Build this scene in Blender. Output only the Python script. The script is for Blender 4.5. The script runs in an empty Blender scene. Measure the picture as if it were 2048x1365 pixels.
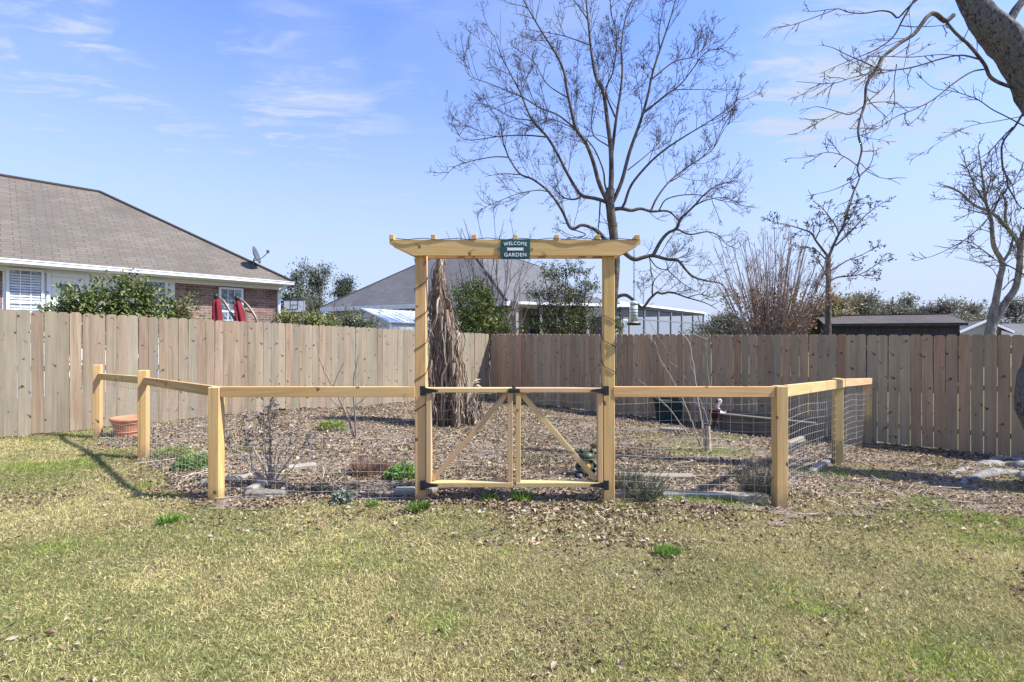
import bpy, bmesh, math, random
import numpy as np
from mathutils import Vector, Matrix

rnd = random.Random(7)
rng = np.random.default_rng(11)
scene = bpy.context.scene
COL = scene.collection

# ------------------------------------------------------------------ camera, sky, sun, exposure
CAMZ, FPX, HY = 1.41, 980.0, 675.0            # eye height (m), focal length in photo pixels, horizon row
cam_d = bpy.data.cameras.new('camera'); cam = bpy.data.objects.new('camera', cam_d); COL.objects.link(cam)
cam_d.sensor_width = 36.0; cam_d.lens = FPX / 2048 * 36.0
cam_d.shift_y = -(682.5 - HY) / 2048
cam_d.clip_start = 0.05; cam_d.clip_end = 3000
cam.location = (0, 0, CAMZ); cam.rotation_euler = (math.radians(90), 0, 0)
scene.camera = cam
scene.view_settings.view_transform = 'Standard'; scene.view_settings.look = 'None'
scene.view_settings.gamma = 1.0; scene.view_settings.use_curve_mapping = False
scene.view_settings.exposure = 1.4
SUN_AZ, SUN_EL = math.radians(101), math.radians(50)     # azimuth clockwise from +Y
SKY_STRENGTH, SUN_STRENGTH = 0.15, 3.4

world = bpy.data.worlds.new('World'); scene.world = world; world.use_nodes = True
wn, wl = world.node_tree.nodes, world.node_tree.links
wn.clear()
w_out = wn.new('ShaderNodeOutputWorld'); w_bg = wn.new('ShaderNodeBackground')
w_sky = wn.new('ShaderNodeTexSky'); w_sky.sky_type = 'NISHITA'; w_sky.sun_disc = False
w_sky.sun_elevation = SUN_EL; w_sky.sun_rotation = SUN_AZ
w_sky.air_density = 1.0; w_sky.dust_density = 0.6; w_sky.ozone_density = 2.5; w_sky.altitude = 0
w_bg.inputs['Strength'].default_value = SKY_STRENGTH
# wispy cirrus: noise on the direction projected to a plane above
w_tc = wn.new('ShaderNodeTexCoord'); w_sep = wn.new('ShaderNodeSeparateXYZ')
wl.new(w_tc.outputs['Generated'], w_sep.inputs[0])
def wmath(op, a, b=None, clamp=False):
    n = wn.new('ShaderNodeMath'); n.operation = op; n.use_clamp = clamp
    for i, v in enumerate((a, b)):
        if v is None: continue
        if isinstance(v, (int, float)): n.inputs[i].default_value = v
        else: wl.new(v, n.inputs[i])
    return n.outputs[0]
zc = wmath('MAXIMUM', w_sep.outputs['Z'], 0.06)
w_cmb = wn.new('ShaderNodeCombineXYZ')
wl.new(wmath('DIVIDE', w_sep.outputs['X'], zc), w_cmb.inputs[0])
wl.new(wmath('DIVIDE', w_sep.outputs['Y'], zc), w_cmb.inputs[1])
def wnoise(scale, detail, rough, off, sx, sy, rot):
    m = wn.new('ShaderNodeMapping'); m.inputs['Location'].default_value = off
    m.inputs['Scale'].default_value = (sx, sy, 1); m.inputs['Rotation'].default_value = (0, 0, rot)
    wl.new(w_cmb.outputs[0], m.inputs['Vector'])
    n = wn.new('ShaderNodeTexNoise'); n.inputs['Scale'].default_value = scale
    n.inputs['Detail'].default_value = detail; n.inputs['Roughness'].default_value = rough
    n.inputs['Distortion'].default_value = 0.5
    wl.new(m.outputs[0], n.inputs['Vector']); return n.outputs['Fac']
def wramp(v, a, b, c, d):
    n = wn.new('ShaderNodeMapRange'); n.interpolation_type = 'SMOOTHSTEP'
    wl.new(v, n.inputs['Value'])
    for k, x in zip(('From Min', 'From Max', 'To Min', 'To Max'), (a, b, c, d)): n.inputs[k].default_value = x
    return n.outputs[0]
veil = wramp(wnoise(0.55, 4, 0.55, (4.7, 1.3, 0), 1, 1, 0.4), 0.44, 0.74, 0, 0.34)
wisps = wmath('MULTIPLY', wramp(wnoise(2.4, 8, 0.62, (9.3, 4.1, 0), 0.55, 1.5, 0.35), 0.47, 0.68, 0, 0.95),
              wramp(wnoise(0.6, 2, 0.5, (2.2, 7.4, 0), 1, 1, 0), 0.44, 0.58, 0, 1))
haze_low = wramp(w_sep.outputs['Z'], -0.05, 0.62, 1.0, 0.0)
streak = wramp(wnoise(5.0, 8, 0.64, (1.7, 5.2, 0), 0.6, 1.35, 0.5), 0.44, 0.66, 0, 1)
def cloud_bank(px, py, r0, r1, amt):      # a soft patch of cirrus around one direction
    d = Vector(((px - 1024) / FPX, 1, (HY - py) / FPX)).normalized()
    n = wn.new('ShaderNodeVectorMath'); n.operation = 'DOT_PRODUCT'; wl.new(w_tc.outputs['Generated'], n.inputs[0]); n.inputs[1].default_value = d
    return wmath('MULTIPLY', wramp(n.outputs['Value'], math.cos(r0), math.cos(r1), 0, amt), wmath('ADD', wmath('MULTIPLY', streak, .75), .25))
banks = None
for b in ((190, 260, .17, .03, .8), (590, 155, .15, .02, .55), (600, 390, .24, .05, .5), (1760, 70, .24, .04, .7), (1560, 190, .12, .02, .4), (60, 10, .12, .03, .7), (1700, 330, .2, .05, .35), (880, 370, .12, .03, .35)):
    v = cloud_bank(*b); banks = v if banks is None else wmath('ADD', banks, v, True)
wisps = wmath('ADD', wmath('MULTIPLY', wisps, .45), banks, True)
cl = wmath('ADD', veil, wisps, True)
cl = wmath('MAXIMUM', cl, haze_low, True)
w_tint = wn.new('ShaderNodeMix'); w_tint.data_type = 'RGBA'; w_tint.blend_type = 'MULTIPLY'
w_tint.inputs['Factor'].default_value = 1.0
w_tint.inputs['B'].default_value = (0.55, 0.615, 0.86, 1)
wl.new(w_sky.outputs[0], w_tint.inputs['A'])
w_mix = wn.new('ShaderNodeMix'); w_mix.data_type = 'RGBA'
wl.new(cl, w_mix.inputs['Factor']); wl.new(w_tint.outputs['Result'], w_mix.inputs['A'])
w_mix.inputs['B'].default_value = (1.60, 1.85, 2.40, 1)
wl.new(w_mix.outputs['Result'], w_bg.inputs['Color']); wl.new(w_bg.outputs[0], w_out.inputs[0])

sun_d = bpy.data.lights.new('sun', 'SUN'); sun = bpy.data.objects.new('sun', sun_d); COL.objects.link(sun)
sun_d.energy = SUN_STRENGTH; sun_d.angle = math.radians(1.5)      # thin cirrus softens the edge; sun_d.color = (1.0, 0.91, 0.76)
sdir = Vector((math.sin(SUN_AZ) * math.cos(SUN_EL), math.cos(SUN_AZ) * math.cos(SUN_EL), math.sin(SUN_EL)))
sun.rotation_euler = sdir.to_track_quat('Z', 'Y').to_euler(); sun.location = (30, 5, 30)

# ------------------------------------------------------------------ terrain and projection helpers
CTRL = np.array([(-7.3, 7, -.04), (-5.5, 9, -.053), (-2.7, 12, -.2), (-.64, 14.3, -.41), (2.3, 11.6, -.41), (4.2, 10.1, -.41), (6.1, 8.5, -.40),
                 (7.5, 7.24, -.40), (0, 4.2, 0), (-1.5, 4.2, 0), (-2.5, 4.2, .01), (1.2, 4.2, -.01), (2.3, 4.2, -.05), (4.1, 6.2, -.2), (-4.36, 5.8, -.03), (-6, 7.1, -.04),
                 (0, 2, 0), (-3, 2, .02), (3, 2, 0), (5.8, 5.3, -.25), (0, -3, 0), (6, 0, -.05), (-6, 0, .02), (-8, 4, 0), (0, 8, -.12), (2.5, 7.5, -.2), (-3, 8, -.07),
                 (-12, 14, 0), (0, 25, -.45), (15, 20, -.45), (15, 8, -.45), (-20, 10, 0), (40, 40, -.5), (-40, 40, -.3), (0, 60, -.5), (40, -20, -.2), (-40, -20, 0)])
def ground(x, y):
    x = np.asarray(x, float); y = np.asarray(y, float)
    num = np.zeros(np.broadcast(x, y).shape); den = num.copy()
    for cx, cy, cz in CTRL:
        w = 1.0 / ((x - cx) ** 2 + (y - cy) ** 2 + 0.25) ** 1.8
        num = num + w * cz; den = den + w
    return num / den
TAB = rng.random((256, 256))
def vnoise(x, y, s=0):
    x = np.asarray(x, float) + s * 17.31; y = np.asarray(y, float) + s * 9.77
    xi = np.floor(x).astype(int); yi = np.floor(y).astype(int); fx = x - xi; fy = y - yi
    fx = fx * fx * (3 - 2 * fx); fy = fy * fy * (3 - 2 * fy)
    g = lambda a, b: TAB[a & 255, b & 255]
    return (g(xi, yi) * (1 - fx) + g(xi + 1, yi) * fx) * (1 - fy) + (g(xi, yi + 1) * (1 - fx) + g(xi + 1, yi + 1) * fx) * fy
def fbm(x, y, s=0, o=3):
    return sum(vnoise(np.asarray(x) * 2 ** k, np.asarray(y) * 2 ** k, s + k) * .5 ** k for k in range(o)) / sum(.5 ** k for k in range(o))
def P(px, py, Y):
    return Vector(((px - 1024) / FPX * Y, Y, CAMZ + (HY - py) / FPX * Y))
def G(px, py):
    Y = FPX * CAMZ / max(py - HY, 1)
    for _ in range(40):
        z = float(ground((px - 1024) / FPX * Y, Y)); Y = .5 * Y + .5 * FPX * (CAMZ - z) / (py - HY)
    return Vector(((px - 1024) / FPX * Y, Y, float(ground((px - 1024) / FPX * Y, Y))))
def gz(x, y): return float(ground(x, y))

# ------------------------------------------------------------------ materials
def new_mat(name):
    m = bpy.data.materials.new(name); m.use_nodes = True
    return m, m.node_tree.nodes, m.node_tree.links, m.node_tree.nodes['Principled BSDF']
class N:
    """tiny node helper"""
    def __init__(s, name, rough=.8, spec=.3):
        s.m, s.n, s.l, s.b = new_mat(name)
        s.b.inputs['Roughness'].default_value = rough; s.b.inputs['Specular IOR Level'].default_value = spec
    def put(s, node, key, v):
        if isinstance(v, bpy.types.NodeSocket): s.l.new(v, node.inputs[key])
        else: node.inputs[key].default_value = v
    def coord(s, kind='Object'):
        return s.n.new('ShaderNodeTexCoord').outputs[kind]
    def geo(s): return s.n.new('ShaderNodeNewGeometry').outputs['Position']
    def rand(s): return s.n.new('ShaderNodeObjectInfo').outputs['Random']
    def mapping(s, v, scale=(1, 1, 1), loc=(0, 0, 0), rot=(0, 0, 0)):
        m = s.n.new('ShaderNodeMapping'); s.l.new(v, m.inputs['Vector'])
        s.put(m, 'Scale', scale); s.put(m, 'Location', loc); s.put(m, 'Rotation', rot); return m.outputs[0]
    def noise(s, v, scale=5, detail=4, rough=.55, dist=0.0, out='Fac'):
        t = s.n.new('ShaderNodeTexNoise'); s.l.new(v, t.inputs['Vector'])
        for k, x in (('Scale', scale), ('Detail', detail), ('Roughness', rough), ('Distortion', dist)): s.put(t, k, x)
        return t.outputs[out]
    def voro(s, v, scale=5, feature='F1', out='Distance', rndm=1.0):
        t = s.n.new('ShaderNodeTexVoronoi'); t.feature = feature; s.l.new(v, t.inputs['Vector']); s.put(t, 'Scale', scale); s.put(t, 'Randomness', rndm)
        return t.outputs[out]
    def math(s, op, a, b=0.0, clamp=False):
        t = s.n.new('ShaderNodeMath'); t.operation = op; t.use_clamp = clamp; s.put(t, 0, a); s.put(t, 1, b); return t.outputs[0]
    def rng(s, v, a, b, c=0.0, d=1.0):
        t = s.n.new('ShaderNodeMapRange'); s.put(t, 'Value', v)
        for k, x in (('From Min', a), ('From Max', b), ('To Min', c), ('To Max', d)): s.put(t, k, x)
        return t.outputs[0]
    def ramp(s, v, stops):
        t = s.n.new('ShaderNodeValToRGB'); s.l.new(v, t.inputs[0]); e = t.color_ramp.elements
        while len(e) < len(stops): e.new(.5)
        for i, (p, c) in enumerate(stops): e[i].position = p; e[i].color = (*c, 1)
        return t.outputs[0]
    def mix(s, f, a, b, mode='MIX'):
        t = s.n.new('ShaderNodeMix'); t.data_type = 'RGBA'; t.blend_type = mode
        for k, x in (('Factor', f), ('A', a), ('B', b)):
            s.put(t, k, (*x, 1) if isinstance(x, tuple) and len(x) == 3 else x)
        return t.outputs['Result']
    def color(s, c): s.put(s.b, 'Base Color', (*c, 1) if isinstance(c, tuple) else c); return s
    def bump(s, h, strength=.3, dist=.01):
        t = s.n.new('ShaderNodeBump'); s.put(t, 'Height', h); s.put(t, 'Strength', strength); s.put(t, 'Distance', dist); s.l.new(t.outputs[0], s.b.inputs['Normal'])
def plain(name, c, rough=.6, spec=.3, metal=0.0, var=.12, scale=9):
    w = N(name, rough, spec); w.b.inputs['Metallic'].default_value = metal
    n = w.noise(w.coord(), scale, 5, .6)
    w.color(w.mix(w.rng(n, .3, .7), tuple(x * (1 - var) for x in c), tuple(min(1, x * (1 + var)) for x in c))); return w.m
def wood(name, light, mid, dark, knot, spread, greyness=0.0, knots=.13, grain=1.0, grime=.6):
    """sawn board with grain along local X; colour varies from board to board"""
    w = N(name, .82, .2)
    r = w.rand(); off = w.n.new('ShaderNodeCombineXYZ')
    w.put(off, 0, w.math('MULTIPLY', r, 37.0)); w.put(off, 1, w.math('MULTIPLY', r, 91.0)); w.put(off, 2, w.math('MULTIPLY', r, 13.0))
    add = w.n.new('ShaderNodeVectorMath'); add.operation = 'ADD'; w.l.new(w.coord(), add.inputs[0]); w.l.new(off.outputs[0], add.inputs[1])
    v = add.outputs[0]
    fine = w.noise(w.mapping(v, (1.6, 55, 55)), 1.0, 6, .65, .3)
    band = w.noise(w.mapping(v, (.55, 11 * grain, 11 * grain)), 1.0, 4, .6, 1.6)
    blot = w.noise(w.mapping(v, (1.3, 2.5, 2.5)), 1.0, 3, .5)
    c = w.ramp(band, [(.30, dark), (.46, mid), (.62, light), (.78, mid)])
    c = w.mix(w.rng(fine, .35, .7, 0, .55), c, tuple(x * .62 for x in mid))
    c = w.mix(w.rng(blot, .35, .75, 0, .35), c, tuple(x * .8 for x in dark))
    # board to board
    r2 = w.math('FRACT', w.math('MULTIPLY', r, 7.31)); r3 = w.math('FRACT', w.math('MULTIPLY', r, 23.7))
    c = w.mix(w.rng(r2, 0, 1, 0, greyness), c, tuple(sum(mid) / 3 * k for k in (1.03, 1.0, .95)))
    hsv = w.n.new('ShaderNodeHueSaturation'); w.put(hsv, 'Value', w.rng(r3, 0, 1, 1 - spread, 1 + spread)); w.put(hsv, 'Hue', w.rng(r2, 0, 1, .485, .512)); w.put(hsv, 'Color', c)
    c = hsv.outputs[0]
    # knots: small dark cores with a bent flare of darker grain beside them
    sp0 = w.n.new('ShaderNodeSeparateXYZ'); w.l.new(v, sp0.inputs[0]); flat = w.n.new('ShaderNodeCombineXYZ')
    w.put(flat, 0, sp0.outputs[0]); w.put(flat, 1, w.math('ADD', sp0.outputs[1], sp0.outputs[2]))
    kd = w.math('SUBTRACT', w.noise(w.mapping(flat.outputs[0], (14, 26, 1)), 1, 4, .65), .5)
    kv = w.mapping(flat.outputs[0], (2.6, 6.5, 0)); vo = w.n.new('ShaderNodeTexVoronoi'); w.l.new(kv, vo.inputs['Vector']); w.put(vo, 'Scale', 1.0)
    df = w.n.new('ShaderNodeVectorMath'); df.operation = 'SUBTRACT'; w.l.new(kv, df.inputs[0]); w.l.new(vo.outputs['Position'], df.inputs[1])
    ds = w.n.new('ShaderNodeSeparateXYZ'); w.l.new(df.outputs[0], ds.inputs[0]); sc = w.n.new('ShaderNodeSeparateColor'); w.l.new(vo.outputs['Color'], sc.inputs[0])
    mx_ = w.math('MULTIPLY', ds.outputs[0], 1 / 2.6); myr = w.math('MULTIPLY', ds.outputs[1], 1 / 6.5); my_ = w.math('ABSOLUTE', myr)
    mx_ = w.math('ADD', mx_, w.math('MULTIPLY', kd, .06))
    sgn = w.math('SUBTRACT', w.math('MULTIPLY', w.math('GREATER_THAN', sc.outputs[1], .5), 1.6), .8)
    vsh = w.math('ABSOLUTE', w.math('SUBTRACT', mx_, w.math('MULTIPLY', my_, sgn)))
    side = w.math('MULTIPLY', myr, w.math('SUBTRACT', w.math('MULTIPLY', w.math('GREATER_THAN', sc.outputs[2], .5), 2.0), 1.0))
    flare = w.math('MULTIPLY', w.math('MULTIPLY', w.rng(vsh, .004, .024, 1, 0), w.rng(my_, .014, .062, .9, 0)), w.rng(side, -.012, .006, .12, 1))
    rad = w.math('SQRT', w.math('ADD', w.math('MULTIPLY', mx_, mx_), w.math('MULTIPLY', my_, my_)))
    core = w.rng(w.math('SUBTRACT', rad, w.math('MULTIPLY', sc.outputs[2], .011)), .004, .014, .95, 0)
    on = w.rng(sc.outputs[0], 1 - knots * 1.9, 1.02 - knots * 1.9, 0, 1)
    kk = w.math('MULTIPLY', w.math('MAXIMUM', w.math('MULTIPLY', flare, w.rng(sc.outputs[2], .2, .9, .15, 1)), core), on, True)
    c = w.mix(kk, c, knot)
    # splashed soil low down, wandering edge
    pz = w.n.new('ShaderNodeSeparateXYZ'); w.l.new(w.geo(), pz.inputs[0])
    gr = w.math('ADD', pz.outputs[2], w.math('MULTIPLY', w.noise(w.geo(), 9, 4, .7), -.22))
    c = w.mix(w.rng(gr, -.10, .06, grime, 0), c, (.13, .115, .07))
    st = w.noise(w.mapping(v, (.8, 3.5, 3.5)), 1.0, 5, .7); c = w.mix(w.rng(st, .52, .75, 0, .45), c, tuple(sum(mid) / 3 * k for k in (.66, .64, .58)))
    w.color(c); w.bump(w.math('ADD', fine, w.math('MULTIPLY', band, .5)), .25, .002); return w.m
def attr_mat(name, rough=.75, transl=.0, spec=.15):
    w = N(name, rough, spec)
    a = w.n.new('ShaderNodeAttribute'); a.attribute_name = 'Col'
    w.color(a.outputs['Color'])
    if transl:
        t = w.n.new('ShaderNodeBsdfTranslucent'); w.l.new(a.outputs['Color'], t.inputs['Color'])
        mx = w.n.new('ShaderNodeMixShader'); mx.inputs[0].default_value = transl
        w.l.new(w.b.outputs[0], mx.inputs[1]); w.l.new(t.outputs[0], mx.inputs[2]); w.l.new(mx.outputs[0], w.n['Material Output'].inputs[0])
    return w.m
def bark_mat(name, a, b, c, scale=18, bump=.8, lichen=0.0):
    w = N(name, .92, .1); v = w.coord()
    s = w.mapping(v, (1, 1, .35))
    n1 = w.noise(s, scale, 6, .7, .6); n2 = w.noise(v, scale * .25, 4, .6)
    col = w.ramp(n1, [(.38, a), (.5, b), (.62, c)])
    if lichen:
        col = w.mix(w.rng(w.math('ADD', n2, w.math('MULTIPLY', w.noise(v, scale * 2.2, 4, .7), .35)), .66, .72, 0, lichen), col, (.25, .265, .225))
    col = w.mix(w.rng(n2, .4, .7, 0, .4), col, tuple(x * .6 for x in b))
    w.color(col); w.bump(n1, bump, .02); return w.m

M = {}
M['picket'] = wood('weathered_pine', (.355, .278, .178), (.30, .23, .14), (.21, .152, .09), (.055, .036, .024), .15, .32, .31, grime=.0)
M['picket_shade_lifted'] = wood('shade_lifted_pine', (.49, .355, .195), (.42, .295, .155), (.30, .205, .105), (.065, .04, .024), .16, .3, .36, grime=.0)  # copy for the shaded run: same boards, lightened and warmed to offset the shade
M['lumber'] = wood('new_treated_pine', (.72, .49, .215), (.65, .42, .165), (.50, .30, .10), (.11, .06, .03), .13, .0, .22)
M['gate_wood'] = wood('new_cedar', (.68, .475, .245), (.61, .41, .19), (.49, .30, .13), (.2, .11, .05), .06, .0, .10)
M['timber'] = wood('weathered_timber', (.60, .52, .40), (.48, .41, .31), (.33, .27, .2), (.12, .09, .06), .14, .4, .1)
M['grey_board'] = wood('grey_board', (.21, .185, .165), (.165, .145, .13), (.11, .095, .085), (.07, .055, .05), .15, .6, .12)
M['black_metal'] = plain('black_metal', (.018, .018, .02), .5, .4)
M['wire'] = plain('galvanised_wire', (.55, .52, .46), .45, .4, .3)
M['leaf'] = attr_mat('leaf', .5, .28, .35)
M['dry'] = attr_mat('dry_leaf', .85, .12, .1)
M['grass'] = attr_mat('grass_blade', .75, .25, .12)
M['twig'] = attr_mat('twig', .9, 0, .1)
M['bark_center'] = bark_mat('grey_brown_bark', (.05, .04, .031), (.115, .095, .075), (.20, .17, .135), 14, .6, .2)
M['bark_rough'] = bark_mat('rough_lichen_bark', (.028, .026, .024), (.125, .117, .107), (.255, .242, .222), 52, 1.0, .5)
M['bark_pale'] = bark_mat('pale_bark', (.12, .105, .09), (.25, .225, .20), (.38, .35, .32), 16, .6, .4)
M['white_paint'] = plain('white_paint', (.78, .79, .78), .5, .3, 0, .03, 3)
M['terracotta'] = plain('terracotta', (.50, .21, .115), .85, .15, 0, .16, 7)

# ------------------------------------------------------------------ object helpers
WLOC = {}
def tag(o, label=None, cat=None, group=None, kind=None):
    for k, v in (('label', label), ('category', cat), ('group', group), ('kind', kind)):
        if v: o[k] = v
    return o
def thing(name, label, cat, loc=(0, 0, 0), group=None):
    o = bpy.data.objects.new(name, None); COL.objects.link(o); o.location = loc; o.empty_display_size = .1
    WLOC[o] = Vector(loc); return tag(o, label, cat, group)
def link(name, me, mat, parent=None, loc=(0, 0, 0)):
    o = bpy.data.objects.new(name, me); COL.objects.link(o); o.rotation_mode = 'QUATERNION'
    if mat and not me.materials: me.materials.append(mat)
    if parent: o.parent = parent
    o.location = loc; WLOC[o] = (WLOC[parent] if parent else Vector()) + Vector(loc); return o
def npmesh(name, v, f, col=None, smooth=False):
    """v (n,3); f (m,3|4) array or list of polygons"""
    me = bpy.data.meshes.new(name); v = np.asarray(v, np.float32)
    if isinstance(f, np.ndarray):
        k = f.shape[1]; me.vertices.add(len(v)); me.vertices.foreach_set('co', v.ravel())
        me.loops.add(f.size); me.loops.foreach_set('vertex_index', f.ravel().astype(np.int32))
        me.polygons.add(len(f)); me.polygons.foreach_set('loop_start', np.arange(0, f.size, k, dtype=np.int32))
        me.update(calc_edges=True)
    else:
        me.from_pydata([tuple(map(float, p)) for p in v], [], f); me.update()
    if smooth: me.polygons.foreach_set('use_smooth', np.ones(len(me.polygons), bool))
    if col is not None:
        a = me.color_attributes.new('Col', 'FLOAT_COLOR', 'POINT')
        c = np.ones((len(v), 4), np.float32); c[:, :3] = col; a.data.foreach_set('color', c.ravel())
    return me
def solid(name, v, f, mat, parent=None, col=None, smooth=False):
    """mesh given in world coordinates, hung under parent"""
    v = np.asarray(v, float); b = WLOC[parent] if parent else Vector()
    return link(name, npmesh(name, v - np.array(b), f, col, smooth), mat, parent)
def join(parts):
    V, F, C, n = [], [], [], 0
    for p in parts:
        V.append(p[0]); F.append(p[1] + n); n += len(p[0])
        if len(p) > 2: C.append(p[2])
    return (np.concatenate(V), np.concatenate(F)) + ((np.concatenate(C),) if C else ())
BOXF = [(0, 3, 2, 1), (4, 5, 6, 7), (0, 1, 5, 4), (1, 2, 6, 5), (2, 3, 7, 6), (3, 0, 4, 7)]
def box_mesh(name, sx, sy, sz, bev=.003):
    bm = bmesh.new(); bmesh.ops.create_cube(bm, size=1)
    for v in bm.verts: v.co = Vector((v.co.x * sx, v.co.y * sy, v.co.z * sz))
    if bev: bmesh.ops.bevel(bm, geom=bm.edges[:], offset=bev, segments=1, affect='EDGES', profile=.5)
    me = bpy.data.meshes.new(name); bm.to_mesh(me); bm.free(); return me
def basis(p0, p1, up):
    x = (p1 - p0).normalized(); z = (up - x * up.dot(x)).normalized(); y = z.cross(x)
    m = Matrix((x, y, z)).transposed().to_4x4(); m.translation = (p0 + p1) / 2; return m
def board(name, p0, p1, wy, wz, mat, parent, up=Vector((0, 0, 1)), bev=.003, me=None):
    """board from p0 to p1, grain along local X; wz measured along up"""
    p0, p1 = Vector(p0), Vector(p1); L = (p1 - p0).length
    me = me or box_mesh(name, L, wy, wz, bev)
    o = link(name, me, mat, parent); m = basis(p0, p1, Vector(up))
    if parent: m.translation -= WLOC[parent]
    o.matrix_basis = m; WLOC[o] = (p0 + p1) / 2; return o
def post(name, x, y, z0, z1, w, mat, parent, rot=0.0):
    return board(name, (x, y, z0), (x, y, z1), w, w, mat, parent, up=Vector((math.sin(rot), -math.cos(rot), 0)), bev=.005)
def box_world(name, c, size, mat, parent, rot=0.0, bev=.004):
    o = link(name, box_mesh(name, *size, bev), mat, parent, Vector(c) - (WLOC[parent] if parent else Vector()))
    o.rotation_quaternion = Matrix.Rotation(rot, 3, 'Z').to_quaternion(); WLOC[o] = Vector(c); return o
def lathe(prof, seg=20, c=(0, 0, 0)):
    prof = np.asarray(prof, float); n = len(prof); a = np.arange(seg) / seg * 2 * np.pi
    v = np.stack([prof[:, 0][:, None] * np.cos(a), prof[:, 0][:, None] * np.sin(a), np.repeat(prof[:, 1][:, None], seg, 1)], -1).reshape(-1, 3) + np.array(c)
    i, j = np.meshgrid(np.arange(n - 1), np.arange(seg), indexing='ij'); j2 = (j + 1) % seg
    return v, np.stack([i * seg + j, i * seg + j2, (i + 1) * seg + j2, (i + 1) * seg + j], -1).reshape(-1, 4)
def tubes(PT, R, k=4, rough=0.0):
    """PT (N,S,3), R (N,S) -> verts, quads"""
    PT = np.asarray(PT, float); R = np.asarray(R, float); Nn, S, _ = PT.shape
    T = np.gradient(PT, axis=1); T /= np.linalg.norm(T, axis=2, keepdims=True) + 1e-9
    ref = np.where(np.abs(T[:, :1, 2:3]) > .9, np.array([1., 0, 0]), np.array([0, 0, 1.]))
    A = np.cross(T, np.broadcast_to(ref, T.shape)); A /= np.linalg.norm(A, axis=2, keepdims=True) + 1e-9
    B = np.cross(T, A); a = np.arange(k) / k * 2 * np.pi
    rr = R[:, :, None] * (1 + (rough * (rng.random((Nn, S, k)) - .5) if rough else 0))
    V = PT[:, :, None] + rr[..., None] * (A[:, :, None] * np.cos(a)[:, None] + B[:, :, None] * np.sin(a)[:, None])
    n, i, j = np.meshgrid(np.arange(Nn), np.arange(S - 1), np.arange(k), indexing='ij'); b = n * S * k; j2 = (j + 1) % k
    F = np.stack([b + i * k + j, b + i * k + j2, b + (i + 1) * k + j2, b + (i + 1) * k + j], -1).reshape(-1, 4)
    return V.reshape(-1, 3), F
def spline(pts, S, wob=0.0):
    pts = np.asarray(pts, float); d = np.r_[0, np.cumsum(np.linalg.norm(np.diff(pts, axis=0), axis=1))]; t = np.linspace(0, d[-1], S)
    p = np.concatenate([[2 * pts[0] - pts[1]], pts, [2 * pts[-1] - pts[-2]]]); out = []
    for x in t:
        i = min(max(int(np.searchsorted(d, x, 'right')) - 1, 0), len(pts) - 2); u = (x - d[i]) / max(d[i + 1] - d[i], 1e-9)
        a, b, c, e = p[i], p[i + 1], p[i + 2], p[i + 3]
        out.append(.5 * (2 * b + (c - a) * u + (2 * a - 5 * b + 4 * c - e) * u * u + (3 * b - a - 3 * c + e) * u ** 3))
    out = np.array(out)
    if wob: out[1:-1] += (rng.random((S - 2, 3)) - .5) * wob
    return out
def tube(pts, r0, r1, S=None, k=8, rough=0.0, wob=0.0, power=1.0):
    S = S or max(4, len(pts) * 3); q = spline(pts, S, wob); r = r0 + (r1 - r0) * np.linspace(0, 1, S) ** power
    return tubes(q[None], r[None], k, rough)
def unit(a): return a / (np.linalg.norm(a, axis=-1, keepdims=True) + 1e-9)
def leaves(c, d, nrm, L, W, fold, col, jit=.0):
    """folded diamond leaves: c base (n,3), d direction, nrm normal, sizes (n,), col (n,3)"""
    n = len(c); d = unit(d); s = unit(np.cross(d, nrm)); nn = np.cross(s, d)
    L = np.broadcast_to(L, n)[:, None]; W = np.broadcast_to(W, n)[:, None]; fold = np.broadcast_to(fold, n)[:, None]
    mid = c + d * L * .45 + nn * W * fold * .2
    V = np.stack([c, mid + s * W * .5 + nn * W * fold, c + d * L - nn * L * .12 * fold, mid - s * W * .5 + nn * W * fold], 1).reshape(-1, 3)
    i = np.arange(n)[:, None] * 4
    F = np.concatenate([i + np.array([[0, 1, 2]]), i + np.array([[0, 2, 3]])], 0)
    return V, F, np.repeat(col, 4, 0)
def curled(c, d, nrm, L, W, curl, col):
    """dry leaves: 3 x 4 grid of points, curled along and across"""
    n = len(c); d = unit(d); s = unit(np.cross(d, nrm)); nn = np.cross(s, d); V = np.zeros((n, 4, 3, 3))
    wd = np.array([.12, .85, 1.0, .1]); al = np.array([0, .3, .68, 1.0])
    jw = .75 + .5 * rng.random((n, 4, 2)); ph = rng.random(n) * 6.28
    for i in range(4):
        lift = curl * (.25 * np.sin(al[i] * 3.1 + ph * .3) + .3 * (al[i] - .5) ** 2) * L
        mid = c + d * (al[i] * L)[:, None] + nn * lift[:, None]
        for j, sg in enumerate((-1, 0, 1)):
            k = 0 if sg == 0 else 1
            off = sg * wd[i] * W * .5 * (jw[:, i, j // 2] if k else 1); V[:, i, j] = mid + s * off[:, None] + nn * (k * wd[i] * W * .42 * curl * (1 + .4 * np.sin(ph + j + i)))[:, None]
    b = (np.arange(n) * 12)[:, None]; F = []
    for i in range(3):
        for j in range(2): F.append(b + np.array([[i * 3 + j, i * 3 + j + 1, i * 3 + j + 4, i * 3 + j + 3]]))
    return V.reshape(-1, 3), np.concatenate(F), np.repeat(col, 12, 0)
def sphere_dirs(n): return unit(rng.normal(size=(n, 3)))
def pal(n, cols, wts=None, var=.18):
    cols = np.asarray(cols, float); i = rng.choice(len(cols), n, p=None if wts is None else np.asarray(wts) / np.sum(wts))
    return cols[i] * (1 + (rng.random((n, 1)) - .5) * 2 * var) * (1 + (rng.random((n, 3)) - .5) * .1)
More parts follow.
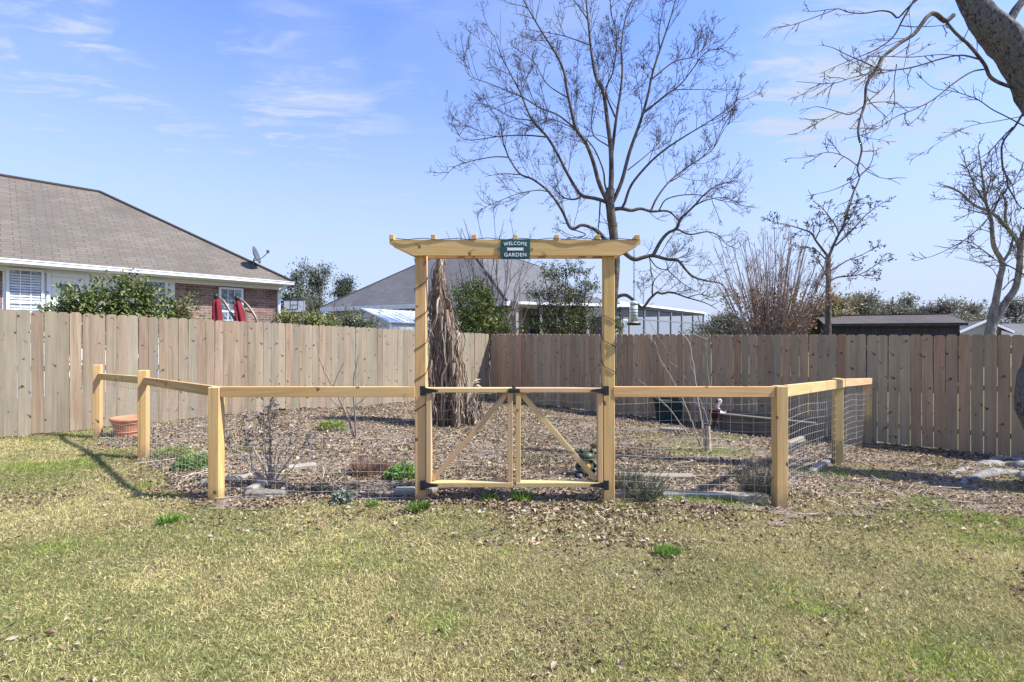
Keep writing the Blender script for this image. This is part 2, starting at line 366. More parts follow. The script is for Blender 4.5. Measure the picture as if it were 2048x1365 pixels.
def spawn(PT, per, S, lf, ang, up, curl=.25, t0=.2, lenmin=.0):
    """child twigs on parent polylines; returns (N*per,S,3) and parent parameter"""
    PT = np.asarray(PT); n, s, _ = PT.shape; pl = np.linalg.norm(np.diff(PT, axis=1), axis=2).sum(1); idx = np.sort(rng.choice(n, n * per, p=pl / pl.sum())); m = len(idx)
    plen = .5 * pl[idx] + .5 * pl.mean()
    t = t0 + (1 - t0) * rng.random(m); ft = t * (s - 1); i = np.minimum(ft.astype(int), s - 2); u = (ft - i)[:, None]
    base = PT[idx, i] * (1 - u) + PT[idx, i + 1] * u; T = unit(PT[idx, i + 1] - PT[idx, i])
    r = sphere_dirs(m); pr = unit(r - T * (r * T).sum(1, keepdims=True)); a = np.radians(ang[0] + (ang[1] - ang[0]) * rng.random(m))[:, None]
    d = unit(T * np.cos(a) + pr * np.sin(a) + np.array([0, 0, up])); L = plen * (lf[0] + (lf[1] - lf[0]) * rng.random(m)) * (1.15 - .6 * t) + lenmin
    out = np.zeros((m, S, 3)); out[:, 0] = base; step = (L / (S - 1))[:, None]
    for k in range(1, S):
        out[:, k] = out[:, k - 1] + d * step; d = unit(d + rng.normal(size=(m, 3)) * curl + np.array([0, 0, up * .35]))
    return out, t
print('helpers ready')
#--MORE--
# ------------------------------------------------------------------ masks of the yard
FENCE_L0, FENCE_C, FENCE_R = Vector((-7.31, 7.0, 0)), Vector((-.64, 14.3, 0)), Vector((7.57, 7.24, 0))
UL, UR = (FENCE_C - FENCE_L0).normalized(), (FENCE_R - FENCE_C).normalized()
NL, NR = Vector((UL.y, -UL.x, 0)), Vector((UR.y, -UR.x, 0))        # toward the camera
POLY = np.array([(-2.55, 4.12), (-1.2, 4.08), (0.3, 4.06), (1.4, 4.0), (2.5, 4.0), (4.0, 4.3), (6.0, 4.45), (9, 4.9), (8.2, 6.8), (4.5, 10.0), (2, 12.1), (-.64, 14.3),
                 (-3, 11.7), (-5.2, 9.3), (-6.3, 8.0), (-5.9, 7.0), (-5.0, 6.3), (-4.0, 5.4), (-3.2, 4.6)])
def inside(x, y, poly=POLY):
    x = np.asarray(x, float); y = np.asarray(y, float); r = np.zeros(x.shape, bool); n = len(poly)
    for i in range(n):
        (x0, y0), (x1, y1) = poly[i], poly[(i + 1) % n]
        c = (y0 > y) != (y1 > y); r ^= c & (x < (x1 - x0) * (y - y0) / (y1 - y0 + 1e-12) + x0)
    return r
def in_bed(x, y):
    w = .35
    return inside(x + (fbm(x * 2.2, y * 2.2, 3) - .5) * w * 2, y + (fbm(x * 2.2, y * 2.2, 5) - .5) * w * 2)
def before_fence(x, y):
    x = np.asarray(x, float); y = np.asarray(y, float)
    return ((x - FENCE_C.x) * NL.x + (y - FENCE_C.y) * NL.y > .02) & ((x - FENCE_C.x) * NR.x + (y - FENCE_C.y) * NR.y > .02)
# bright green weedy patches (photo pixel of centre, radius m across / deep, strength)
GREENS = [(1400, 1003, .85, .22, 1), (1410, 905, .75, .45, .8), (1330, 880, .8, .5, .5), (665, 852, .35, .3, .8), (345, 1042, .12, .07, 1), (1335, 1106, .14, .06, 1), (1960, 1042, .8, .3, .75),
          (1840, 1008, .3, .12, .9), (1660, 950, .35, .2, .8), (1760, 952, .2, .15, .7), (1740, 990, .5, .25, .5), (1990, 1080, .5, .2, .6), (60, 935, .7, .35, .75), (150, 935, .5, .2, .6), (290, 972, .18, .1, .8),
          (1045, 996, .16, .1, .9), (980, 1000, .1, .08, .8), (835, 1018, .14, .08, .9), (1085, 1010, .3, .08, .4), (1250, 1015, .3, .12, .7), (360, 905, .5, .35, .6), (1065, 918, .2, .15, .7), (500, 850, .6, .3, .3),
          (560, 845, .3, .2, .35), (1650, 1220, .25, .15, .6), (1400, 1290, .5, .25, .35), (1900, 1330, .5, .25, .4), (880, 1250, .15, .1, .6), (110, 1100, .15, .08, .7), (1260, 1330, .25, .12, .4), (1015, 1108, .08, .05, .8), (1560, 1180, .3, .2, .4), (1500, 1000, .3, .15, .4), (1460, 880, .5, .3, .6), (1290, 860, .4, .25, .45), (1240, 1012, .25, .08, .7), (1450, 1006, .5, .12, .7), (420, 905, .4, .3, .4), (760, 815, .6, .3, .35), (560, 900, .3, .2, .3), (700, 1120, .5, .2, .25), (1860, 1000, .25, .2, .5)]
GP = [(G(a, b), c, d, s) for a, b, c, d, s in GREENS]
def green(x, y):
    g = np.zeros(np.shape(x))
    for p, a, b, s in GP:
        g = np.maximum(g, s * np.clip(1.5 - 1.3 * np.sqrt(((x - p.x) / a) ** 2 + ((y - p.y) / b) ** 2) * (.65 + .7 * fbm(x * 5, y * 5, 21)), 0, 1))
    return g
BARES = [(1120, 1112, .35, .1, 1), (1180, 1030, .8, .28, 1), (1180, 1105, .5, .12, .9), (1290, 1080, .55, .16, .5), (1270, 1140, .6, .2, .5), (1130, 1075, .9, .3, .55), (1600, 1080, .5, .2, .35), (560, 1060, .5, .15, .3), (1750, 1170, .6, .2, .3), (250, 1130, .5, .15, .3), (60, 1000, .7, .3, .5), (1450, 1040, .5, .15, .4), (690, 1035, .35, .1, .6)]
BP = [(G(a, b), c, d, s) for a, b, c, d, s in BARES]
def bare(x, y):
    g = np.zeros(np.shape(x))
    for p, a, b, s in BP:
        g = np.maximum(g, s * np.clip(1.6 - 1.3 * np.sqrt(((x - p.x) / a) ** 2 + ((y - p.y) / b) ** 2) * (.6 + .8 * fbm(x * 4, y * 4, 31)), 0, 1))
    return g

# ------------------------------------------------------------------ ground
def axis_pts(lo, hi, step, far):
    a = np.arange(lo, hi + 1e-6, step); g = []; d = step
    x = hi
    while x < far: d *= 1.35; x += d; g.append(x)
    l = []; d = step; x = lo
    while x > -far: d *= 1.35; x -= d; l.append(x)
    return np.array(l[::-1] + list(a) + g)
gx, gy = axis_pts(-9.5, 9.5, .07, 900), axis_pts(-1.0, 15.0, .07, 900)
GX, GY = np.meshgrid(gx, gy, indexing='ij')
near = (np.abs(GX) < 12) & (GY < 18) & (GY > -4)
GZ = ground(GX, GY) + near * ((fbm(GX * 2.3, GY * 2.3, 1, 4) - .5) * .05 + (fbm(GX * 9, GY * 9, 2, 2) - .5) * .02)
nx, ny = GX.shape
i, j = np.meshgrid(np.arange(nx - 1), np.arange(ny - 1), indexing='ij'); a = i * ny + j
quads = np.stack([a, a + ny, a + ny + 1, a + 1], -1).reshape(-1, 4)
V = np.stack([GX, GY, GZ], -1).reshape(-1, 3)
w = N('lawn_soil', .95, .1); v = w.geo()
n1 = w.noise(v, 1.1, 4, .6); n2 = w.noise(v, 30, 5, .7); n3 = w.noise(v, 130, 3, .7)
c = w.ramp(n2, [(.3, (.07, .055, .028)), (.5, (.19, .155, .075)), (.7, (.32, .26, .13))])
c = w.mix(w.rng(n1, .35, .65, 0, .5), c, (.13, .14, .05)); c = w.mix(w.rng(n3, .4, .65, 0, .5), c, (.05, .038, .02))
w.color(c); w.bump(n2, .6, .02); M['lawn'] = w.m
tag(solid('lawn', V, quads, M['lawn'], smooth=True), kind='structure')
def zoff(x, y):   # bumpy surface of the near ground
    return ground(x, y) + (fbm(x * 2.3, y * 2.3, 1, 4) - .5) * .05 + (fbm(x * 9, y * 9, 2, 2) - .5) * .02
# mulch and soil of the garden bed, a thin uneven layer on the lawn
cx = .25 * (GX[:-1, :-1] + GX[1:, :-1] + GX[:-1, 1:] + GX[1:, 1:]); cy = .25 * (GY[:-1, :-1] + GY[1:, :-1] + GY[:-1, 1:] + GY[1:, 1:])
lx = (np.abs(cx) < 9.3) & (cy > 3) & (cy < 14.8)
keep = np.zeros(cx.shape, bool); keep[lx] = in_bed(cx[lx], cy[lx])
q = quads[keep.ravel()]; used, inv = np.unique(q, return_inverse=True)
w = N('mulch_soil', .95, .1); v = w.geo()
n2 = w.noise(v, 34, 6, .72); n1 = w.noise(v, 1.6, 3, .6); n4 = w.voro(v, 60, out='Color')
c = w.ramp(n2, [(.3, (.06, .044, .032)), (.46, (.16, .12, .085)), (.58, (.27, .21, .15)), (.74, (.40, .33, .25))])
hs = w.n.new('ShaderNodeHueSaturation'); w.put(hs, 'Saturation', .25); w.put(hs, 'Color', n4)
c = w.mix(.35, c, w.mix(1.0, c, hs.outputs[0], 'OVERLAY')); c = w.mix(w.rng(n1, .45, .7, 0, .45), c, (.33, .225, .15))
w.color(c); w.bump(n2, .9, .03); M['mulch'] = w.m
VB = V[used].copy(); VB[:, 2] += .003 + .012 * fbm(VB[:, 0] * 12, VB[:, 1] * 12, 8, 2)
tag(solid('garden_bed', VB, inv.reshape(-1, 4), M['mulch'], smooth=True), kind='structure')

# ------------------------------------------------------------------ privacy fences
def picket_mesh(name, wd, th, h):
    c = .028; pr = [(0, -wd / 2), (h - c, -wd / 2), (h, -wd / 2 + c), (h, wd / 2 - c), (h - c, wd / 2), (0, wd / 2)]
    v = [(x, y, -th / 2) for x, y in pr] + [(x, y, th / 2) for x, y in pr]; n = len(pr)
    f = [tuple(range(n))[::-1], tuple(range(n, 2 * n))] + [(k, (k + 1) % n, n + (k + 1) % n, n + k) for k in range(n)]
    return npmesh(name, v, f)
def privacy_fence(name, label, p0, p1, top0, top1, nrm, mat, gap, seed):
    r = random.Random(seed); u = (p1 - p0).normalized(); L = (p1 - p0).length
    t = thing(name, label, 'fence', (p0.x, p0.y, gz(p0.x, p0.y)), 'board fences round the yard')
    me = [picket_mesh('picket', wd, .016, 1.84) for wd in (.1385, .1392, .1402, .138)]
    s = 0.0; step = .14 + gap
    while s < L:
        p = p0 + u * s + nrm * r.uniform(-.0045, .0045)
        top = top0 + (top1 - top0) * s / L + r.uniform(-.008, .008); bot = gz(p.x, p.y) + r.uniform(.0, .03)
        m = me[r.randrange(4)]; o = link('picket', m, mat, t)
        hgt = top - bot
        # local X up, Y along the fence, Z toward the viewer
        tilt = r.uniform(-.004, .004)
        yv = (u + Vector((0, 0, tilt))).normalized(); zv = Vector((0, 0, 1)).cross(yv).normalized(); xv = yv.cross(zv)
        if zv.dot(nrm) < 0: yv = -yv; zv = -zv
        mm = Matrix((xv, yv, zv)).transposed().to_4x4() @ Matrix.Diagonal((hgt / 1.84, 1, 1, 1))
        mm.translation = Vector((p.x, p.y, bot)) - WLOC[t]; o.matrix_basis = mm
        s += step + r.uniform(-.001, .001) + (r.random() < .1) * r.uniform(0, .003)
    back = -nrm * .033
    for fr in (.16, .55, .87):
        a, b = p0 + back, p1 + back
        za = gz(a.x, a.y) * (1 - fr) + top0 * fr; zb = gz(b.x, b.y) * (1 - fr) + top1 * fr
        board('rail', (a.x, a.y, za), (b.x, b.y, zb), .038, .085, mat, t)
    s = .3
    while s < L:
        p = p0 + u * s - nrm * .1; tp = top0 + (top1 - top0) * s / L
        post('post', p.x, p.y, gz(p.x, p.y) - .1, tp - .06, .089, mat, t, math.atan2(nrm.x, -nrm.y)); s += 2.4
    return t
privacy_fence('privacy_fence', 'pale weathered dog-ear board fence running from the brick house side to the corner', FENCE_L0 - UL * 2.6, FENCE_C, 1.817 + .08, 1.51, NL, M['picket'], .0018, 3)
privacy_fence('privacy_fence', 'shaded dog-ear board fence in front of the long dark outbuilding', FENCE_C + UR * .1, FENCE_R + UR * 2.2, 1.51, 1.43, NR, M['picket_shade_lifted'], .006, 4)

# ------------------------------------------------------------------ low garden fence of posts, rails and welded wire
D = 4.2
arb = thing('garden_arbor', 'tall honey-coloured timber arbor with a sloped-end top beam over the double gate', 'arbor', (0, D, 0))
gf = {}
def gpost(px, py, Y=None, top=None, w=.092, rot=0.0, parent=None, base=None):
    p = G(px, py) if Y is None else P(px, py, Y)
    z1 = CAMZ + (HY - top) / FPX * p.y
    post('post', p.x, p.y, p.z - .12, z1, w, M['lumber'], parent, rot); return Vector((p.x, p.y, z1))
def wire_panel(parent, a, b, ztopa, ztopb, spacing=.072, vs=.098, bulge=.03, nrow=13):
    """welded wire from point a to b (ground level), hung under the rail"""
    a = Vector(a); b = Vector(b); L = (b - a).length; n = Vector((b.y - a.y, a.x - b.x, 0)).normalized()
    PT = []; S = 13
    def pt(s, h, zt):
        q = a + (b - a) * s; z0 = gz(q.x, q.y) + .02
        return q + n * bulge * math.sin(s * math.pi) * (1 - h) * 1.2 + Vector((0, 0, z0 + (zt - z0) * h + .01 * math.sin(s * 9 + h * 5)))
    for k in range(nrow):
        h = k / (nrow - 1) * .97
        PT.append([pt(s, h, ztopa + (ztopb - ztopa) * s) for s in np.linspace(0, 1, S)])
    nv = int(L / vs)
    for k in range(nv + 1):
        s = k / max(nv, 1); PT.append([pt(s, h, ztopa + (ztopb - ztopa) * s) for h in np.linspace(0, .97, S)])
    V, F = tubes(np.array(PT), np.full((len(PT), S), .00135), 3)
    o = solid('wire_mesh', V, F, M['wire'], parent); o['kind'] = 'stuff'; return o
zc = .01
def run(label, pts, rails, wires, posts):
    t = thing('garden_fence', label, 'fence', (pts[0][0], pts[0][1], 0), 'low rail fences round the garden')
    return t
railz = lambda Y, py: CAMZ + (HY - py) / FPX * Y
XL, XR = (433 - 1024) / FPX * D, (1559 - 1024) / FPX * D
fl = thing('garden_fence', 'low wooden rail fence between the left arbor post, terracotta pot and pale fence', 'fence', (XL, D, 0), 'low rail fences round the garden')
PLm, PLb = Vector((-4.36, 5.8, gz(-4.36, 5.8))), Vector((-6.0, 7.1, gz(-6.0, 7.1)))
post('post', XL, D, -.15, railz(D, 774), .094, M['lumber'], fl)
post('post', PLm.x, PLm.y, PLm.z - .15, railz(5.8, 741), .092, M['lumber'], fl, .25)
post('post', PLb.x, PLb.y, PLb.z - .15, railz(7.1, 730), .092, M['lumber'], fl, .3)
zr = railz(D, 773) - .045
AX = 193 / FPX * D                                                     # arbor post centre offset
board('rail', (XL + .05, D - .012, zr), (-AX * 0 + (831 - 1024) / FPX * D + .002, D - .012, zr), .04, .088, M['lumber'], fl)
zm, zb = railz(5.8, 762), railz(7.1, 753)
board('rail', (XL - .03, D + .03, zr + .0), (PLm.x + .04, PLm.y - .02, zm), .04, .088, M['lumber'], fl)
board('rail', (PLm.x - .02, PLm.y + .03, zm + .005), (PLb.x + .04, PLb.y - .02, zb), .04, .088, M['lumber'], fl)
wire_panel(fl, (XL, D + .035, 0), (-.83, D + .035, 0), zr, zr)
wire_panel(fl, (PLm.x, PLm.y, 0), (XL, D + .04, 0), zm, zr)
wire_panel(fl, (PLb.x, PLb.y, 0), (PLm.x, PLm.y, 0), zb, zm)
fr_ = thing('garden_fence', 'low wooden rail fence and wire mesh from the right arbor post to the shaded fence', 'fence', (XR, D, 0), 'low rail fences round the garden')
PRm = Vector(((1675 - 1024) / FPX * 6.19, 6.19, 0)); PRm.z = gz(PRm.x, PRm.y)
PRb = Vector(((1735 - 1024) / FPX * 8.25, 8.25, 0)); PRb.z = gz(PRb.x, PRb.y)
post('post', XR, D, -.2, railz(D, 772), .098, M['lumber'], fr_)
post('post', PRm.x, PRm.y, PRm.z - .15, railz(6.19, 757), .095, M['lumber'], fr_, -.1)
post('post', PRb.x, PRb.y, PRb.z - .15, railz(8.25, 762), .095, M['lumber'], fr_, -.1)
board('rail', ((1226 - 1024) / FPX * D - .002, D - .012, zr), (XR - .05, D - .012, zr), .04, .088, M['lumber'], fr_)
zm2, zb2 = railz(6.19, 766), railz(8.25, 762)
board('rail', (XR + .05, D + .0, zr + .005), (PRm.x + .03, PRm.y - .06, zm2), .04, .1, M['gate_wood'], fr_)
board('rail', (PRm.x + .045, PRm.y - .05, zm2 + .005), (PRb.x + .02, PRb.y - .05, zb2), .04, .1, M['gate_wood'], fr_)
wire_panel(fr_, ((1226 - 1024) / FPX * D, D + .035, 0), (XR, D + .035, 0), zr, zr)
wire_panel(fr_, (XR + .02, D + .05, 0), (PRm.x, PRm.y, 0), zr, zm2, bulge=-.05)
wire_panel(fr_, (PRm.x, PRm.y, 0), (PRb.x, PRb.y, 0), zm2, zb2, bulge=-.04)

# ------------------------------------------------------------------ arbor
XPL, XPR = (842 - 1024) / FPX * D, (1217.5 - 1024) / FPX * D
ztop, zbeam = railz(D, 483), railz(D, 514)
post('post', XPL, D + .02, -.2, ztop - .02, .094, M['lumber'], arb)
post('post', XPR, D + .02, -.2, ztop - .02, .094, M['lumber'], arb)
def beam(y0, th):
    l, r = (783 - 1024) / FPX * D, (1277 - 1024) / FPX * D; h = ztop - zbeam; cut = .205
    pr = [(l, h), (l, h - .035), (l + cut, 0), (r - .175, 0), (r, h - .035), (r, h)]
    mid = (l + r) / 2; v = [(x - mid, -th / 2, z - h / 2) for x, z in pr] + [(x - mid, th / 2, z - h / 2) for x, z in pr]; n = 6
    f = [tuple(range(n)), tuple(range(n, 2 * n))[::-1]] + [(k, n + k, n + (k + 1) % n, (k + 1) % n) for k in range(n)]
    me = npmesh('top_beam', v, f)
    o = link('top_beam', me, M['lumber'], arb, Vector((mid, y0, zbeam + h / 2)) - WLOC[arb]); WLOC[o] = Vector((mid, y0, zbeam + h / 2)); return o
beam(D - .048, .038); beam(D + .09, .038)
for k, px in enumerate((787, 869, 949, 1031, 1112, 1193, 1271)):
    x = (px - 1024) / FPX * D
    board('top_slat', (x, D - .075, ztop + .021), (x + .004 * (k - 3), D + .135, ztop + .021), .038, .042, M['lumber'], arb)
# thin dark wire of a light string: round both posts and along the beam
wt = thing('wire_string', 'thin dark cord spiralling round both arbor posts and along the top beam', 'cord', (XPL, D, ztop))
def helix(xc, z0, z1, turns, sgn):
    q = []; hw = .052
    ring = [(-hw, -hw), (hw, -hw), (hw, hw), (-hw, hw)]
    for k in range(turns * 4 + 1):
        a, b = ring[(k if sgn > 0 else -k) % 4]; q.append((xc + a, D + .02 + b, z0 + (z1 - z0) * k / (turns * 4)))
    out = [Vector(q[0])]
    for a, b in zip(q[:-1], q[1:]):
        out += [Vector(a).lerp(Vector(b), t) for t in (.34, .67, 1)]
    return np.array(out)
seg = []
for xc, z0, z1, tn, sg in ((XPL, .78, zbeam - .02, 5, 1), (XPR, .95, zbeam - .5, 3, -1)):
    h_ = helix(xc, z0, z1, tn, sg); seg.append(tubes(h_[None], np.full((1, len(h_)), .0032), 4))
xs = np.linspace(XPL - .2, XPR + .22, 40)
lp = np.stack([xs, D - .05 - .022 + .004 * np.sin(xs * 9), ztop + .004 + .006 * np.sin(xs * 23) + .004 * rng.random(40)], -1)
seg.append(tubes(lp[None], np.full((1, 40), .003), 4))
solid('cord', *join(seg), M['black_metal'], wt)

# ------------------------------------------------------------------ sign
w = N('sign_enamel', .45, .4); v = w.coord(); w.color(w.mix(w.rng(w.noise(v, 30, 4, .6), .35, .7), (.012, .055, .055), (.022, .085, .08))); M['sign'] = w.m
M['sign_white'] = plain('sign_white', (.72, .74, .70), .6, .2, 0, .05, 40)
sx, sz = (1030.5 - 1024) / FPX * D, railz(D, 502); sw, sh = 59 / FPX * (D - .07), 40 / FPX * (D - .07); sy = D - .0745
sg = thing('garden_sign', 'small dark green welcome plaque with white lettering fixed to the arbor beam', 'sign', (sx, sy, sz))
box_world('plaque', (sx, sy, sz), (sw, .008, sh), M['sign'], sg, bev=.002)
for s in (-1, 1):
    a = np.linspace(0, 2 * np.pi, 13); q = np.stack([sx + s * (sw / 2 + .008) + .012 * np.cos(a), np.full(13, sy), sz + .012 * np.sin(a)], -1)
    solid('hanging_ear', *tubes(q[None], np.full((1, 13), .0042), 6), M['sign'], sg)
bw, bh = .146, .0235; yb = sy - .0055
pts = [(-bw / 2, bh / 2), (bw / 2, bh / 2), (bw / 2 - .009, 0), (bw / 2, -bh / 2), (-bw / 2, -bh / 2), (-bw / 2 + .009, 0)]
vv = [(sx + x, yb - .001, sz + z) for x, z in pts] + [(sx + x, yb + .0012, sz + z) for x, z in pts]
solid('ribbon', vv, [tuple(range(6))[::-1], tuple(range(6, 12))] + [(k, (k + 1) % 6, 6 + (k + 1) % 6, 6 + k) for k in range(6)], M['sign_white'], sg)
def word(txt, z, size, width, arch):
    cu = bpy.data.curves.new('lettering', 'FONT'); cu.body = txt; cu.size = size; cu.extrude = .0012; cu.offset = .0006; cu.align_x = 'CENTER'; cu.align_y = 'CENTER'; cu.space_character = 1.12
    o = bpy.data.objects.new('lettering', cu); COL.objects.link(o); bpy.context.view_layer.update()
    dg = bpy.context.evaluated_depsgraph_get(); me = bpy.data.meshes.new_from_object(o.evaluated_get(dg)); bpy.data.objects.remove(o)
    n = len(me.vertices); c = np.zeros(n * 3, np.float32); me.vertices.foreach_get('co', c); c = c.reshape(-1, 3)
    x = c[:, 0] * width / (c[:, 0].max() - c[:, 0].min()); zz = c[:, 1] - arch * (x / (width / 2)) ** 2
    me.vertices.foreach_set('co', np.stack([x, -c[:, 2], zz], -1).astype(np.float32).ravel()); me.update()
    me.materials.clear(); p = Vector((sx, sy - .0055, z)); return link('lettering', me, M['sign_white'], sg, p - WLOC[sg])
word('WELCOME', sz + .047, .042, .196, .009); word('GARDEN', sz - .049, .044, .186, .0)

# ------------------------------------------------------------------ double gate
def gate(label, x0, x1, hinge_left):
    t = thing('garden_gate', label, 'gate', (x0 if hinge_left else x1, D, .1), 'leaves of the double garden gate')
    y = D - .005; s = .04; m = M['gate_wood']
    zt, zb0 = railz(D, 780), railz(D, 967.5)
    board('top_rail', (x0, y, zt), (x1, y, zt), .085, .038, m, t)
    board('bottom_rail', (x0 + .002, y, zb0), (x1 - .002, y, zb0), .085, .04, m, t)
    for xx in (x0 + .023, x1 - .021):
        board('stile', (xx, y, zb0 + .021), (xx, y, zt - .02), .042, .075, m, t, up=Vector((0, -1, 0)))
    a, b = (x0 + .05, x1 - .045) if hinge_left else (x1 - .05, x0 + .045)
    board('brace', (a, y + .012, zb0 + .03), (b, y + .012, zt - .028), .038, .045, m, t)
    wire_panel(t, (x0 + .03, D + .05, 0), (x1 - .03, D + .05, 0), zt, zt, spacing=.07, bulge=.0)
    hx = x0 if hinge_left else x1; sg_ = 1 if hinge_left else -1
    for zz in (zt - .003, zb0 + .0):
        h = solid('hinge', *hinge_geo(hx, y - .047, zz, sg_), M['black_metal'], t)
    return t
def hinge_geo(x, y, z, s):
    px = x - s * .026                                   # plate on the post, tapered strap on the rail
    vv = []; ff = []
    def prism(pts, y0, y1):
        n = len(pts); b = len(vv)
        vv.extend([(a, y0, c) for a, c in pts]); vv.extend([(a, y1, c) for a, c in pts])
        ff.append(tuple(range(b, b + n))); ff.append(tuple(range(b + n, b + 2 * n))[::-1])
        for k in range(n): ff.append((b + k, b + n + k, b + n + (k + 1) % n, b + (k + 1) % n))
    prism([(px - .022, z - .04), (px + .022, z - .04), (px + .022, z + .04), (px - .022, z + .04)], y - .004, y + .003)
    prism([(px + s * .02, z - .026), (px + s * .13, z - .006), (px + s * .13, z + .006), (px + s * .02, z + .026)], y - .003, y + .004)
    c = [(px + s * .022 + .009 * math.cos(k * math.pi / 4), z + .009 * math.sin(k * math.pi / 4)) for k in range(8)]
    prism(c, y - .012, y - .004)
    return np.array(vv), ff
gl = gate('left leaf of the double cedar gate, its diagonal brace rising to the right', (853.5 - 1024) / FPX * D, (1025.5 - 1024) / FPX * D, True)
gr = gate('right leaf of the double cedar gate, its diagonal brace falling to the right', (1031 - 1024) / FPX * D, (1204 - 1024) / FPX * D, False)
lx0, lz = (1029 - 1024) / FPX * D, railz(D, 780)
o = box_world('latch', (lx0 - .005, D - .056, lz - .002), (.1, .022, .034), M['black_metal'], gl, bev=.004)
box_world('latch_pin', (lx0 - .012, D - .052, lz + .03), (.016, .016, .035), M['black_metal'], gl, bev=.003)

# ------------------------------------------------------------------ bird feeder on a chain
fx, fy = (1268 - 1024) / FPX * (D - .02), D - .02
zt_, zb_ = railz(fy, 500), railz(fy, 602)
bf = thing('bird_feeder', 'pale green tube bird feeder with a dark tray hanging from the beam end', 'bird feeder', (fx, fy, zt_))
M['feeder'] = plain('feeder_plastic', (.40, .48, .42), .3, .5, 0, .1, 20); M['seed'] = plain('seed', (.42, .36, .27), .9, .1, 0, .5, 90)
M['chain'] = plain('dark_chain', (.05, .055, .06), .5, .5, .7)
nl = 15; ll = (zt_ - zb_) / nl
a = np.linspace(0, 2 * np.pi, 13)
lv = np.stack([.0085 * np.cos(a), np.zeros(13), (ll * .62) * np.sin(a)], -1); lme = None
for k in range(nl):
    if lme is None:
        v_, f_ = tubes(lv[None], np.full((1, 13), .0022), 4); lme = npmesh('chain_link', v_, f_)
    q = link('chain_link', lme, M['chain'], bf, (0, 0, -(k + .5) * ll)); q.rotation_quaternion = Matrix.Rotation(.5 + (k % 2) * math.pi / 2, 3, 'Z').to_quaternion()
ft, fb = railz(fy, 602), railz(fy, 650); hh = ft - fb
solid('feeder_tube', *lathe([(.0, fb + .028), (.031, fb + .028), (.031, fb + hh * .35), (.032, fb + hh * .36), (.031, ft - .03), (.0, ft - .03)], 20, (fx, fy, 0)), M['feeder'], bf, smooth=True)
solid('feeder_cap', *lathe([(.0, ft + .004), (.012, ft), (.036, ft - .018), (.037, ft - .032), (.0, ft - .034)], 20, (fx, fy, 0)), M['feeder'], bf, smooth=True)
solid('tray', *lathe([(.0, fb + .004), (.05, fb + .004), (.056, fb + .016), (.058, fb + .014), (.054, fb - .004), (.0, fb - .006)], 24, (fx, fy, 0)), M['black_metal'], bf, smooth=True)
solid('seed', *lathe([(.0, fb + .03), (.03, fb + .026), (.048, fb + .008), (.0, fb + .006)], 14, (fx, fy, 0)), M['seed'], bf)
for k in range(3):
    z_ = fb + hh * (.38 + .13 * k); solid('perch_ring', *tubes(np.stack([fx + .033 * np.cos(a), fy + .033 * np.sin(a), np.full(13, z_)], -1)[None], np.full((1, 13), .002), 4), M['chain'], bf)
#--MORE--
# ------------------------------------------------------------------ brick house beyond the pale fence
def shingle_mat(name, a, b, c, row=.14):
    w = N(name, .9, .15); v = w.coord('UV')
    br = w.n.new('ShaderNodeTexBrick'); w.l.new(v, br.inputs['Vector'])
    for k, x in (('Scale', 1.0), ('Brick Width', .33), ('Row Height', row), ('Mortar Size', .009), ('Mortar Smooth', .4), ('Bias', 0.0)): w.put(br, k, x)
    w.put(br, 'Color1', (*a, 1)); w.put(br, 'Color2', (*b, 1)); w.put(br, 'Mortar', (*c, 1)); br.offset = .37
    n = w.noise(w.mapping(v, (.6, .35, 1)), 1.0, 6, .65); n2 = w.noise(v, 9, 4, .7)
    col = w.mix(w.rng(n, .42, .64, 0, .6), br.outputs['Color'], tuple(x * .62 for x in b)); col = w.mix(w.rng(n2, .3, .7, 0, .35), col, tuple(x * .55 for x in a))
    w.color(col); w.bump(br.outputs['Fac'], -.5, .02); return w.m
M['shingle'] = shingle_mat('brown_shingles', (.19, .162, .128), (.148, .126, .102), (.06, .05, .04))
M['shingle_grey'] = shingle_mat('grey_shingles', (.155, .15, .148), (.125, .122, .122), (.06, .058, .058))
M['shingle_dark'] = shingle_mat('dark_brown_shingles', (.13, .105, .09), (.095, .08, .072), (.05, .042, .038))
w = N('brick_wall', .88, .15); v = w.coord('UV')
br = w.n.new('ShaderNodeTexBrick'); w.l.new(v, br.inputs['Vector'])
for k, x in (('Scale', 1.0), ('Brick Width', .215), ('Row Height', .075), ('Mortar Size', .006), ('Mortar Smooth', .3), ('Bias', -.1)): w.put(br, k, x)
w.put(br, 'Color1', (.235, .135, .10, 1)); w.put(br, 'Color2', (.125, .075, .06, 1)); w.put(br, 'Mortar', (.30, .265, .235, 1))
n = w.noise(v, 7, 5, .7); n2 = w.voro(w.mapping(v, (4.65, 13.3, 1)), 1.0, out='Color')
c = w.mix(w.rng(n, .52, .72, 0, .7), br.outputs['Color'], (.34, .265, .215)); hs = w.n.new('ShaderNodeHueSaturation'); w.put(hs, 'Saturation', .12); w.put(hs, 'Color', n2); c = w.mix(.4, c, hs.outputs[0], 'OVERLAY')
w.color(c); w.bump(br.outputs['Fac'], -.6, .01); M['brick'] = w.m
M['trim'] = plain('white_trim', (.80, .81, .80), .5, .3, 0, .02, 2)
M['siding'] = plain('white_siding', (.80, .81, .82), .55, .25, 0, .03, 2)
w = N('window_glass', .06, .8); w.color(w.mix(w.rng(w.noise(w.coord(), 3.5, 5, .65, 1.0), .42, .6), (.045, .06, .075), (.28, .33, .38))); M['glass'] = w.m
M['blind'] = plain('blind_slats', (.62, .66, .72), .6, .2, 0, .05, 4)
M['dark'] = plain('dark_interior', (.02, .022, .03), .8, .2)
